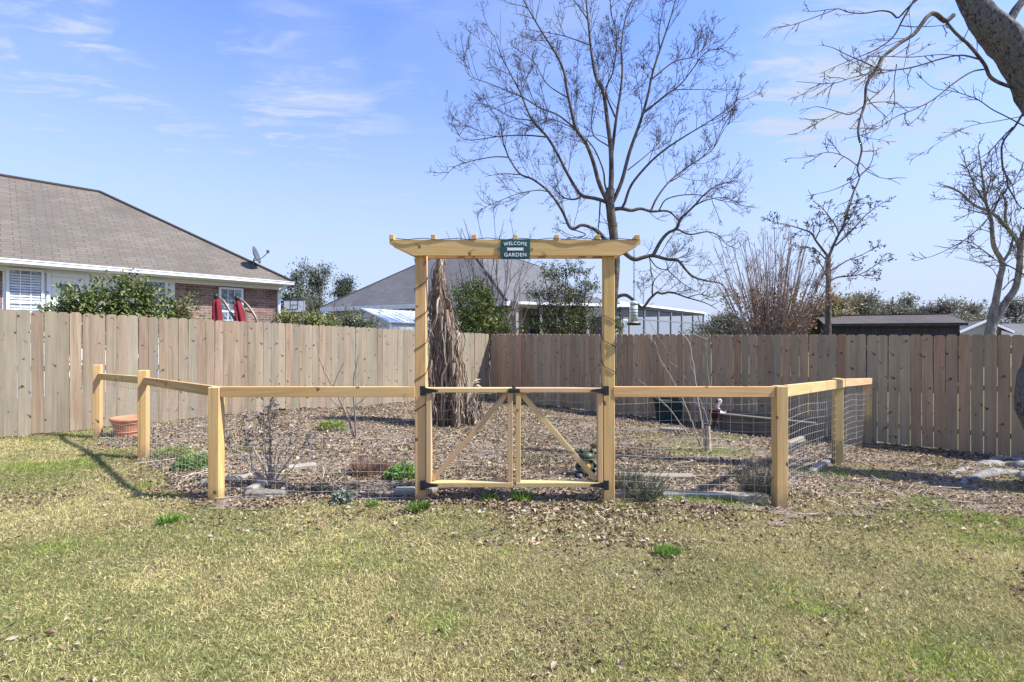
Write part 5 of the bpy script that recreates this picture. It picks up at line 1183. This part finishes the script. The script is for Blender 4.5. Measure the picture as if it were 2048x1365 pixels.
for k in range(4): board('stake', R_(.1 + k * L6 / 3.2, -.035, zt6 - .5), R_(.1 + k * L6 / 3.2, -.035, zt6 - .02), .06, .03, M['grey_board'], rbx, up=u6)
# pale bird ornament standing behind a dark red pot
bo = P(1436, 866, 9.0); bo.z = gz(bo.x, bo.y); M['pale_stone'] = plain('pale_stone', (.52, .43, .37), .8, .15, 0, .12, 30)
po = P(1429, 866, 8.86); po.z = gz(po.x, po.y)
rp = thing('red_pot', 'dark red pot on a stand next to the pale bird ornament', 'pot', po); hp_ = CAMZ + (HY - 819) / FPX * po.y - po.z
solid('pot_body', *lathe([(0, hp_ - .15), (.07, hp_ - .15), (.1, hp_ - .02), (.112, hp_), (.1, hp_), (.085, hp_ - .03), (0, hp_ - .03)], 20, po), M['dark_pot'], rp, smooth=True)
solid('stand', *lathe([(.0, 0), (.1, 0), (.085, .02), (.035, .05), (.035, hp_ - .18), (.075, hp_ - .152), (0, hp_ - .152)], 16, po), M['black_metal'], rp, smooth=True)
bd = thing('bird_ornament', 'pale long-necked bird ornament by the planter box at the shaded fence', 'ornament', bo); S9 = 9.0
nk = [P(1441, 832, S9), P(1438, 822, S9), P(1434, 816, S9), P(1437, 809, S9), P(1441, 804, S9), P(1440, 800, S9), P(1436, 801, S9)]
solid('neck', *tube(nk, .045, .022, 24, 10), M['pale_stone'], bd, smooth=True)
bc_ = P(1443, 832, S9); bv, bf_ = lathe([(0, -.17), (.05, -.14), (.085, -.05), (.08, .05), (.04, .13), (0, .16)], 14); qq = Vector((.9, 0, -.35)).to_track_quat('Z', 'Y').to_matrix()
solid('body', np.array([qq @ Vector(x) for x in bv]) + np.array(bc_), bf_, M['pale_stone'], bd, smooth=True)
hd_ = P(1436, 801, S9); solid('beak', *tube([hd_, hd_ + Vector((-.035, -.01, -.03)), hd_ + Vector((-.04, -.01, -.075))], .018, .004, 6, 8), M['black_metal'], bd, smooth=True)
for s_ in (-1, 1): solid('leg', *tube([bc_ + Vector((.03 * s_, 0, -.06)), bc_ + Vector((.03 * s_, .01, -.2)), Vector((bc_.x + .03 * s_, bc_.y, bo.z - .02))], .012, .01, 6, 6), M['black_metal'], bd)
# dark green garden figure behind the right gate leaf
go = G(1173, 953); hg = CAMZ + (HY - 896) / FPX * go.y - go.z
gg = thing('garden_figure', 'small squat dark green figure with a yellow chest behind the right gate leaf', 'ornament', go)
M['fig_green'] = plain('figure_green', (.035, .055, .025), .45, .4, 0, .3, 18); M['fig_yellow'] = plain('figure_yellow', (.50, .30, .035), .5, .3, 0, .25, 14); M['fig_red'] = plain('figure_red', (.25, .04, .05), .6, .2); M['fig_blue'] = plain('figure_blue', (.06, .075, .10), .5, .3)
solid('body', *lathe([(0, 0), (.075, 0), (.095, hg * .12), (.09, hg * .3), (.075, hg * .5), (.05, hg * .58), (0, hg * .6)], 18, go), M['fig_green'], gg, smooth=True)
bv, bf_ = lathe([(0, -.075), (.035, -.06), (.048, 0), (.035, .06), (0, .075)], 14); solid('chest', bv * np.array([1.0, .55, 1]) + np.array(go + Vector((-.02, -.078, hg * .42))), bf_, M['fig_yellow'], gg, smooth=True)
solid('head', *lathe([(0, hg * .55), (.06, hg * .58), (.088, hg * .68), (.08, hg * .78), (.05, hg * .87), (0, hg * .9)], 18, go), M['fig_green'], gg, smooth=True)
solid('brim', *lathe([(0, hg * .655), (.10, hg * .64), (.112, hg * .655), (.10, hg * .675), (0, hg * .69)], 18, go), M['fig_green'], gg, smooth=True)
for s_ in (-1, 1):
    solid('eye_bump', *lathe([(0, -.024), (.018, -.015), (.024, 0), (.018, .015), (0, .024)], 10, go + Vector((.052 * s_, -.02, hg * .92))), M['fig_green'], gg, smooth=True)
    solid('arm', *tube([go + Vector((.07 * s_, -.02, hg * .5)), go + Vector((.105 * s_, -.05, hg * .36)), go + Vector((.06 * s_, -.1, hg * .3))], .024, .018, 8, 8), M['fig_green'], gg, smooth=True)
    fv, ff = lathe([(0, -.03), (.03, -.02), (.04, 0), (.03, .02), (0, .03)], 12); solid('foot', fv * np.array([1, 1.5, 1]) + np.array(go + Vector((.075 * s_ - .01, -.085, .03))), ff, M['fig_blue'] if s_ < 0 else M['fig_red'], gg, smooth=True)
solid('stalk', *tube([go + Vector((.06, -.03, hg * .3)), go + Vector((.062, -.035, hg * .7)), go + Vector((.07, -.03, hg * 1.0))], .006, .005, 6, 6), M['fig_yellow'], gg)
v, f, cc = leaves(np.array([go + Vector((.07, -.03, hg * .98))] * 3), np.array([(.5, 0, .6), (-.5, .1, .7), (.1, .3, .9)]), np.array([(0, -1, .3)] * 3), .07, .04, .2, np.array([(.08, .06, .03)] * 3)); solid('leaf', v, f, M['dry'], gg, cc)

# landscape timbers lying round the beds
TIM = [((490, 996), (572, 995), 'short pale timber at the front of the bed below the dry shrub'), ((494, 992), (530, 974), 'short timber running back from the front one below the dry shrub'), ((399, 975), (505, 962), 'timber lying behind the left corner post'),
       ((574, 944), (633, 938), 'pale timber behind the dry shrub'), ((1224, 996), (1296, 997), 'short timber at the foot of the right arbor post'), ((1320, 997), (1535, 1002), 'long pale timber along the front bed edge right of the gate'),
       ((1226, 959), (1390, 962), 'thin timber further back right of the gate'), ((1573, 908), (1612, 888), 'timber end behind the right corner post inside the wire'), ((1622, 950), (1668, 920), 'pale timber beside the middle post of the right rail fence'),
       ((1575, 892), (1640, 866), 'mossy timber leading back to the planter box'), ((788, 991), (832, 990), 'half-buried timber left of the left arbor post'), ((856, 988), (874, 984), 'pale timber stub right of the left arbor post'), ((1320, 862), (1372, 866), 'thin pale edging board near the planter')]
for (a_, b_, lab) in TIM:
    pa, pb = G(*a_), G(*b_); w_ = .075
    t = board('landscape_timber', pa + Vector((0, 0, .03)), pb + Vector((0, 0, .03)), w_ * 1.1, w_, M['timber'], None, bev=.018); tag(t, lab, 'timber', 'timbers edging the beds')

# ------------------------------------------------------------------ dead banana clump
bb = G(888, 850); Ybn = bb.y; m_ = Ybn / FPX
bnp = thing('dead_banana_plant', 'tall clump of dead brown banana stalks wrapped in shaggy dry leaves', 'plant', bb)
BC = ((.20, .15, .11), (.30, .235, .17), (.44, .36, .27), (.09, .065, .048), (.37, .28, .20))
w = N('banana_fibre', .9, .1); v = w.coord(); c = w.ramp(w.noise(w.mapping(v, (9, 9, 1.2)), 3, 6, .7, .5), [(.3, (.08, .052, .035)), (.5, (.27, .185, .125)), (.7, (.47, .36, .26))]); w.color(c); w.bump(w.noise(w.mapping(v, (16, 16, 1)), 3, 5, .7), .9, .03); M['fibre'] = w.m
stk = [([(880, 850), (880, 740), (879, 640), (879, 560), (880, 500)], 24, 14, -.1), ([(893, 852), (892, 760), (888, 650), (885, 545)], 20, 11, .05), ([(868, 848), (868, 760), (869, 660), (870, 540)], 18, 10, .12), ([(928, 850), (920, 770), (910, 690), (903, 645), (899, 612)], 16, 12, .0),
       ([(912, 852), (908, 770), (899, 690), (893, 620)], 20, 8, -.22), ([(948, 848), (949, 800), (951, 768)], 15, 7, -.05), ([(858, 870), (859, 800), (861, 720)], 14, 7, -.3)]
SP = []
for pts, a_, b_, dy in stk:
    q = [P(x, y, Ybn + dy) for x, y in pts]; q[0].z = gz(q[0].x, q[0].y) - .05
    v_, f_ = tube(q, a_ * m_ / 2, b_ * m_ / 2, 26, 12, .32, .012); solid('stalk', v_, f_, M['fibre'], bnp); SP.append(spline(q, 20))
# torn dry leaves hanging down along the stalks: each a ribbon
def ribbons(n, hmin=.12):
    V, F, C = [], [], []; b = 0
    for k in range(n):
        sp = SP[rnd.choices(range(7), (5, 5, 4, 3, 4, 1.3, 1.2))[0]]; u = rnd.random() ** .8; i = 2 + int(u * 17); c = Vector(sp[min(i, 19)]); a_ = rnd.uniform(0, 6.283); out = Vector((math.cos(a_), math.sin(a_), 0)); side = Vector((-out.y, out.x, 0))
        r_ = (.075 * (1 - u) + .05) * rnd.choice((.4, .8, 1.0, 1.2, 1.7)) * rnd.uniform(.7, 1.2); L = min(rnd.uniform(.25, .95), c.z - gz(c.x, c.y) + .1); wd = rnd.uniform(.006, .034); S = 6; tw = rnd.uniform(-1.4, 1.4); col = np.array(BC[rnd.randrange(5)]) * rnd.uniform(.7, 1.25); sw = rnd.uniform(-.13, .13); bul = rnd.choice((.02, .04, .06, .12))
        for s_ in range(S):
            t_ = s_ / (S - 1); p = c + out * (r_ + bul * math.sin(t_ * 3.1) + rnd.uniform(-.012, .012)) + Vector((0, 0, .04 * math.sin(t_ * 2.5) - L * t_ ** 1.1)) + side * (sw * t_ + .02 * math.sin(t_ * 7 + k))
            d_ = (side * math.cos(tw * t_) + out * math.sin(tw * t_)) * wd * (1 - .6 * t_ * t_) * (1 if 0 < s_ else .4); V += [p - d_ / 2, p + d_ / 2 + out * .01 * math.sin(k)]; C += [col, col]
            if s_: F.append((b + 2 * s_ - 2, b + 2 * s_ - 1, b + 2 * s_ + 1, b + 2 * s_))
        b += 2 * S
    return V, F, C
V_, F_, C_ = ribbons(900); solid('dry_leaves', V_, F_, M['dry'], bnp, np.array(C_)).__setitem__('kind', 'stuff')
lf_ = P(952, 764, Ybn - .05)
v, f, cc = leaves(np.array([lf_ - Vector((.07, 0, .02)), lf_ - Vector((.05, 0, 0)), lf_ - Vector((.03, 0, .05))]), np.array([(1, -.2, .12), (1, .2, .35), (.9, 0, -.3)]), np.array([(0, -.6, .8)] * 3), .15, .05, .3, np.array([(.5, .4, .28)] * 3)); solid('leaf_stub', v, f, M['dry'], bnp, cc)

# ------------------------------------------------------------------ saplings, dry shrub, cut tree
def stem_tree(name, label, cat, limbs, Y, cols, lev, mm=(1, 1), buds=0, budc=None, buds_size=.02, rough=.05, drift=.25):
    Lm = Limbs(Y, drift); b = limbs[0][0][0]; p = P(b[0], b[1], Y); t = thing(name, label, cat, (p.x, p.y, gz(p.x, p.y))); ps = []
    for pts, a_, b_ in limbs:
        q, r = Lm.add(pts, a_, b_, wob=.012); v, f = tubes(q[None], r[None], 6, rough); solid('stem', v, f, M['twig'], t, np.repeat(pal(1, cols), len(v), 0)); ps.append(q)
    if lev: twig_object(t, ps, 3, lev, buds=buds, bud_size=buds_size, col=cols, bud_col=budc or ((.3, .24, .18),))
    return t
GC = ((.36, .30, .245), (.44, .38, .31), (.28, .23, .185))
s2 = lambda *p: [(400 + a / 4.096, 740 + b / 4.096) for a, b in p]
ys_ = G(540, 972).y
stem_tree('dry_shrub', 'dry twiggy leafless shrub behind the front rail left of the gate', 'shrub', [
    (s2((585, 960), (580, 800), (575, 600), (570, 430), (565, 320), (580, 250)), 6, 2), (s2((580, 950), (520, 800), (430, 620), (390, 460), (350, 400)), 5, 1.6), (s2((590, 950), (660, 840), (760, 700), (850, 620), (900, 540)), 5, 1.6), (s2((585, 930), (610, 760), (640, 600), (690, 520)), 4, 1.4),
    (s2((575, 940), (480, 860), (380, 740), (300, 640), (260, 520)), 4, 1.4), (s2((580, 900), (540, 700), (520, 560), (480, 420), (440, 330)), 4, 1.4), (s2((600, 945), (700, 870), (800, 760), (860, 690)), 3.5, 1.2), (s2((575, 955), (500, 900), (430, 800), (410, 650), (415, 520)), 4, 1.6),
    (s2((600, 900), (660, 700), (790, 560), (800, 420)), 3.4, 1.2), (s2((570, 930), (420, 780), (280, 700), (250, 560)), 3.2, 1.2)], ys_, GC, [(14, 6, (.12, .35), (20, 70), .1, .3, .0042, .002), (4, 5, (.25, .6), (20, 70), .0, .3, .0024, .0012)], buds=360, buds_size=.035, budc=((.30, .235, .18), (.42, .34, .27), (.22, .17, .135)))
stem_tree('sapling', 'thin two-stemmed leafless sapling against the pale fence', 'sapling', [(s2((1265, 570), (1245, 500), (1190, 340), (1130, 220), (1060, 90), (990, -60), (960, -230)), 5, 1.2), (s2((1275, 568), (1270, 400), (1258, 200), (1262, 60), (1300, -120)), 4.4, 1.2), (s2((1262, 300), (1340, 240), (1420, 150)), 2, 1), (s2((1190, 340), (1120, 290), (1040, 200)), 1.8, .9), (s2((1090, 140), (1130, 40), (1180, -60)), 1.8, .8)], G(712, 879).y, ((.24, .17, .15), (.30, .23, .19)), [(5, 6, (.12, .3), (20, 50), .15, .15, .003, .0014)])
s3 = lambda *p: [(1250 + a / 4.55, 440 + b / 4.55) for a, b in p]
s4 = lambda *p: [(1180 + a / 4.452, 740 + b / 4.452) for a, b in p]
yc_ = G(1416, 905).y
TC = ((.36, .30, .22), (.42, .35, .26), (.30, .25, .185))
ct = stem_tree('cut_sapling', 'cut stump throwing long pale thin canes up across the right rail', 'sapling', [
    (s4((1050, 745), (1052, 640), (1050, 560), (1046, 500)), 13, 9), (s4((985, 690), (940, 560), (880, 400), (810, 230), (700, 30), (600, -140)) + s3((280, 1130), (150, 980)), 3, 1), (s4((870, 575), (770, 430), (690, 330), (590, 230), (430, 80)), 2.6, .9),
    (s4((1015, 660), (1000, 500), (965, 290), (940, 100), (920, -50), (880, -250)) + s3((470, 980),), 2.8, 1), (s4((1080, 620), (1070, 520), (1000, 320), (950, 230), (880, 120), (800, 0), (700, -150)) + s3((220, 930),), 2.6, .9), (s4((1060, 600), (1074, 400), (1075, 230), (1050, 60), (1040, -100), (1046, -300)), 3, 1.2),
    (s4((1046, -100), (1080, -160), (1140, -240)), 2.2, .9), (s4((1046, -270), (940, -310), (800, -340)), 1.8, .8), (s4((1020, 700), (1010, 560), (1015, 350), (1010, 230)), 2.4, 1)], yc_, TC, [(3, 6, (.1, .25), (15, 45), .1, .12, .0022, .001)], drift=.12)

# ------------------------------------------------------------------ small green plants
def clump(name, label, px, py, wpx, hpx, n, kind, cols, cat='plant', lsz=None, group=None):
    """low plants: kind 'leafy' (bushy leaves), 'needle' (upright sprigs), 'blade' (grass tuft)"""
    b = G(px, py); k_ = b.y / FPX; rx, h = wpx * k_ / 2, hpx * k_; t = thing(name, label, cat, b, group)
    a = rng.random(n) * 2 * np.pi; rr = np.sqrt(rng.random(n)); x, y = rx * rr * np.cos(a), rx * .75 * rr * np.sin(a)
    bx, by = b.x + x, b.y + y; bz = zoff(bx, by) + .008
    out = np.stack([np.cos(a), np.sin(a), np.zeros(n)], 1)
    if kind == 'blade':
        c = np.stack([bx, by, bz], 1); d = unit(out * .55 + np.array([0, 0, 1.]) + rng.normal(size=(n, 3)) * .3); L = h * (.6 + .8 * rng.random(n)); W = .007 * np.ones(n)
        v, f, cc = leaves(c, d, sphere_dirs(n), L, W, .15, pal(n, cols))
    elif kind == 'needle':
        ns = max(8, n // 26); ST = []; cs = []
        ai = rng.random(ns) * 6.283; ri = np.sqrt(rng.random(ns)); P0 = np.stack([b.x + rx * .55 * ri * np.cos(ai), b.y + rx * .45 * ri * np.sin(ai), np.full(ns, b.z)], 1); dr_ = unit(np.stack([np.cos(ai) * ri * .75, np.sin(ai) * ri * .75, np.ones(ns)], 1) + rng.normal(size=(ns, 3)) * .18)
        Ls = h * (.55 + .55 * rng.random(ns)); i = np.repeat(np.arange(ns), 26); m = len(i); u = .08 + .92 * rng.random(m)
        c = P0[i] + dr_[i] * (Ls[i] * u)[:, None]; d = unit(dr_[i] * .7 + sphere_dirs(m)); v, f, cc = leaves(c, d, sphere_dirs(m), (lsz or .022) * (.6 + .8 * rng.random(m)), (lsz or .022) * .22, .1, pal(m, cols))
        ST = np.stack([P0, P0 + dr_ * Ls[:, None] * .5, P0 + dr_ * Ls[:, None]], 1); vs, fs = tubes(ST, np.full((ns, 3), .0022), 3); o = solid('stems', vs, fs, M['twig'], t, np.repeat(pal(ns, ((.12, .10, .07),)), 9, 0)); o['kind'] = 'stuff'
    else:
        zz = h * (rng.random(n) ** .7) * np.sqrt(np.clip(1.05 - rr ** 2, 0, 1)); c = np.stack([bx, by, bz + zz], 1); d = unit(out * .6 + sphere_dirs(n) * .8 + np.array([0, 0, .35])); ls = lsz or .03
        v, f, cc = leaves(c, d, unit(rng.normal(size=(n, 3)) * .5 + np.array([0, 0, 1.])), ls * (.6 + .8 * rng.random(n)), ls * .55, .2, pal(n, cols))
    o = solid('foliage', v, f, M['leaf'], t, cc); o['kind'] = 'stuff'; return t
LG = ((.13, .26, .03), (.20, .34, .05), (.09, .18, .03), (.26, .36, .09)); RG = ((.10, .14, .085), (.16, .20, .13), (.07, .10, .06), (.20, .23, .15)); DG = ((.05, .075, .05), (.085, .115, .08), (.12, .15, .10), (.04, .05, .035))
clump('herb_clump', 'bright green leafy herb mound just left of the left arbor post', 803, 958, 66, 26, 900, 'leafy', LG, lsz=.032)
clump('herb_clump', 'smaller grey-green herb below the bright mound at the left arbor post', 815, 978, 44, 22, 320, 'needle', RG)
clump('creeping_plant', 'feathery bright green mat inside the left rail near the corner post', 388, 940, 78, 30, 1500, 'leafy', ((.10, .20, .03), (.16, .28, .05), (.07, .13, .04), (.22, .30, .08)), lsz=.028)
clump('creeping_plant', 'yellower green mat beyond the feathery mat towards the middle post', 345, 915, 70, 20, 900, 'leafy', ((.22, .26, .06), (.16, .22, .05), (.30, .30, .11)), lsz=.028)
clump('rosemary_bush', 'grey-green rosemary beside the right arbor post', 1247, 990, 56, 62, 2600, 'needle', RG)
clump('rosemary_bush', 'paler rosemary spilling over the short timber right of the arbor', 1292, 1004, 52, 60, 2400, 'needle', ((.14, .18, .11), (.19, .23, .15), (.11, .14, .085)))
clump('rosemary_bush', 'darkest rosemary beside the right corner post', 1516, 994, 74, 72, 4200, 'needle', DG)
clump('silver_plant', 'small silvery green rosette in the leaf litter left of the gate', 684, 1006, 34, 22, 160, 'leafy', ((.34, .38, .30), (.24, .28, .2), (.10, .14, .08)), lsz=.05)
clump('weed_tuft', 'bright green tuft under the left half of the gate', 980, 1004, 22, 14, 130, 'blade', LG); clump('weed_tuft', 'bright green tuft under the middle of the gate', 1045, 1004, 32, 18, 220, 'blade', LG)
clump('weed_tuft', 'dark green grass tuft at the foot of the left arbor post', 836, 1024, 38, 16, 260, 'blade', ((.07, .14, .02), (.12, .2, .03))); clump('weed_tuft', 'vivid green tuft alone in the bare patch right of the path', 1334, 1112, 44, 14, 260, 'blade', LG)
clump('weed_tuft', 'vivid green tuft in the lawn left of the left corner post', 338, 1048, 32, 16, 200, 'blade', LG); clump('weed_tuft', 'green tuft in the litter between silver plant and arbor', 745, 1012, 18, 12, 90, 'blade', LG)
clump('weed_patch', 'yellow-green weed patch at the base of the sapling', 664, 862, 54, 20, 500, 'leafy', ((.24, .30, .05), (.18, .24, .04)), lsz=.04)
clump('weed_patch', 'yellow-green weeds in the litter behind the left corner post', 490, 905, 40, 16, 200, 'leafy', ((.24, .26, .07), (.3, .3, .1)), lsz=.03)
clump('dead_stubble', 'reddish dead stubble tuft in the litter left of the herb mound', 738, 948, 60, 34, 420, 'blade', ((.26, .15, .10), (.33, .21, .14), (.18, .11, .08)))

# ------------------------------------------------------------------ lawn blades, weeds, leaf litter
def scatter(n, y0, y1, p, margin=.5):
    """points seen in the wedge before the camera, density falling with distance"""
    u = rng.random(n); e = 2 - p; Y = (y0 ** e + u * (y1 ** e - y0 ** e)) ** (1 / e); X = (rng.random(n) * 2 - 1) * (1.07 * Y + margin); return X, Y
X, Y = scatter(760000, 1.55, 8.6, 1.75, 1.0)
keep = before_fence(X, Y) & (X > -9.4) & (X < 9.3); X, Y = X[keep], Y[keep]
bed = in_bed(X, Y); gr_ = green(X, Y); ba = bare(X, Y)
right = bed & (X > 2.35) & (Y < 5.6 + .3 * (X - 2.4)); thin = np.clip((fbm(X * 1.7, Y * 1.7, 44) - .42) * 4, 0, 1) * .9
pr = np.where(bed, np.maximum(gr_ * .9, np.where(right, thin, 0)), np.clip(1.0 - .9 * ba, 0.06, 1)); keep = rng.random(len(X)) < pr; X, Y, gr_, bed, ba = X[keep], Y[keep], gr_[keep], bed[keep], ba[keep]
n = len(X); pt1 = fbm(X * 1.1, Y * 1.1, 40, 4); pt2 = fbm(X * 4.5, Y * 4.5, 50, 3); pt3 = fbm(X * .5 + 3, Y * .6, 60, 2)
straw = np.array([(.58, .49, .215), (.49, .41, .17), (.66, .57, .29), (.27, .205, .09), (.52, .46, .185)]); olive = np.array([(.27, .28, .09), (.21, .24, .07), (.33, .33, .11), (.16, .20, .06)]); lush = np.array([(.22, .33, .04), (.30, .40, .06), (.16, .25, .035), (.36, .42, .09)])
gness = np.clip((pt1 - .42) * 2.4 + (pt2 - .5) * 1.3 + .20, .05, .75) * (1 - .7 * ba)
c = np.where((rng.random(n) < gness)[:, None], olive[rng.integers(0, 4, n)], straw[rng.integers(0, 5, n)])
c = np.where((rng.random(n) < gr_ * .95)[:, None], lush[rng.integers(0, 4, n)], c) * (.8 + .4 * rng.random((n, 1))) * (.70 + .34 * pt3[:, None] + .26 * fbm(X * 2.1, Y * 2.1, 66)[:, None])
base = np.stack([X, Y, zoff(X, Y) - .002 + np.where(bed, .012, 0)], 1); az = rng.random(n) * 2 * np.pi; lean = np.radians(np.where(rng.random(n) < .7, 50 + 32 * rng.random(n), 10 + 40 * rng.random(n)))
d = np.stack([np.cos(az) * np.sin(lean), np.sin(az) * np.sin(lean), np.cos(lean)], 1); sc = (.75 + .10 * Y)
L = (.017 + .024 * rng.random(n)) * sc * (1 + .35 * gr_); W = (.0020 + .0018 * rng.random(n)) * sc
v, f, cc = leaves(base, d, unit(rng.normal(size=(n, 3)) + np.array([0, 0, .6])), L, W, .12, c)
tag(solid('grass', v, f, M['grass'], None, cc), kind='stuff')
# fallen leaves: dense litter on the bed, a scatter over the lawn
X, Y = scatter(300000, 3.3, 14.2, 1.35); keep = before_fence(X, Y); X, Y = X[keep], Y[keep]; bed = in_bed(X, Y); gr_ = green(X, Y); rt = (X > 2.6)
edge = in_bed(X, Y + .35)
pr = np.where(bed, np.where(rt & (Y < 6.2), .5, .95) * (1 - .8 * gr_), np.where(edge, .16, .0) + .45 * bare(X, Y) + np.where((X > .6) & (Y > 3.3), .05, .012)) * np.clip(.15 + 1.9 * (fbm(X * 1.5, Y * 1.5, 70) - .18), .12, 1)
keep = rng.random(len(X)) < pr; X, Y = X[keep], Y[keep]; n = len(X)
tone = fbm(X * .9, Y * .9, 80); LC = np.array([(.215, .155, .088), (.29, .215, .128), (.38, .295, .19), (.45, .375, .26), (.115, .08, .048), (.31, .205, .115), (.38, .32, .22)])
c = pal(n, LC, (3, 3, 2.4, 1.5, 2, 1.6, 1.4)) * (.75 + .5 * tone[:, None]); sc = .85 + .05 * Y
az = rng.random(n) * 2 * np.pi; d = np.stack([np.cos(az), np.sin(az), rng.normal(size=n) * .35], 1); nr = unit(rng.normal(size=(n, 3)) * .55 + np.array([0, 0, 1.]))
L = (.016 + .034 * rng.random(n) ** 1.4) * sc; W = L * (.35 + .3 * rng.random(n))
v, f, cc = leaves(np.stack([X, Y, zoff(X, Y) + .010 + .016 * rng.random(n)], 1), d, nr, L, W, .2 + .3 * rng.random(n), c)
tag(solid('leaf_litter', v, f, M['dry'], None, cc), kind='stuff')
X, Y = scatter(2400, 1.6, 5.2, 1.0, 1.0); keep = ~in_bed(X, Y) & (rng.random(len(X)) < np.clip(.12 + .3 * (X > 0) + (fbm(X * 2.5, Y * 2.5, 90) - .5) * 3.0, .05, 1)); X, Y = X[keep], Y[keep]; n = len(X)
az = rng.random(n) * 2 * np.pi; d = np.stack([np.cos(az), np.sin(az), rng.normal(size=n) * .25], 1); nr = unit(rng.normal(size=(n, 3)) * .45 + np.array([0, 0, 1.]))
L = .015 + .034 * rng.random(n) ** 2; v, f, cc = curled(np.stack([X, Y, zoff(X, Y) + .006 + .012 * rng.random(n)], 1), d, nr, L, L * (.35 + .3 * rng.random(n)), .5 + .7 * rng.random(n), pal(n, LC, (2, 2.4, 2.4, 1.0, .2, 1.2, 1.4)))
tag(solid('fallen_leaves', v, f, M['dry'], None, cc), kind='stuff')
X, Y = scatter(26000, 1.6, 5.4, 1.3, 1.0); keep = ~in_bed(X, Y) & (rng.random(len(X)) < np.clip(.10 + .22 * (X > .2) + (fbm(X * 1.6 + 5, Y * 2.2, 95, 4) - .52) * 2.6 + .6 * bare(X, Y), .02, 1)); X, Y = X[keep], Y[keep]; n = len(X)
az = rng.random(n) * 2 * np.pi; d = np.stack([np.cos(az), np.sin(az), rng.normal(size=n) * .3], 1); nr = unit(rng.normal(size=(n, 3)) * .5 + np.array([0, 0, 1.]))
L = .010 + .022 * rng.random(n) ** 1.5; v, f, cc = leaves(np.stack([X, Y, zoff(X, Y) + .008 + .016 * rng.random(n)], 1), d, nr, L, L * (.4 + .3 * rng.random(n)), .3 + .3 * rng.random(n), pal(n, LC * .9, (2, 2.6, 2.2, .8, 1.6, 1.6, 1.2)))
tag(solid('leaf_flecks', v, f, M['dry'], None, cc), kind='stuff')
# twigs lying in the litter
X, Y = scatter(900, 3.9, 11, 1.2); keep = in_bed(X, Y) & before_fence(X, Y); X, Y = X[keep], Y[keep]; n = len(X); az = rng.random(n) * 6.283; Lh = (.05 + .16 * rng.random(n)); q0 = np.stack([X, Y, zoff(X, Y) + .03], 1); dd = np.stack([np.cos(az), np.sin(az), rng.normal(size=n) * .12], 1) * Lh[:, None]
v, f = tubes(np.stack([q0 - dd, q0 + rng.normal(size=(n, 3)) * .008, q0 + dd], 1), np.full((n, 3), .0035), 3); tag(solid('fallen_twigs', v, f, M['twig'], None, np.repeat(pal(n, ((.40, .33, .26), (.25, .2, .16), (.52, .45, .36))), 9, 0)), kind='stuff')
print('objects', len(bpy.data.objects))
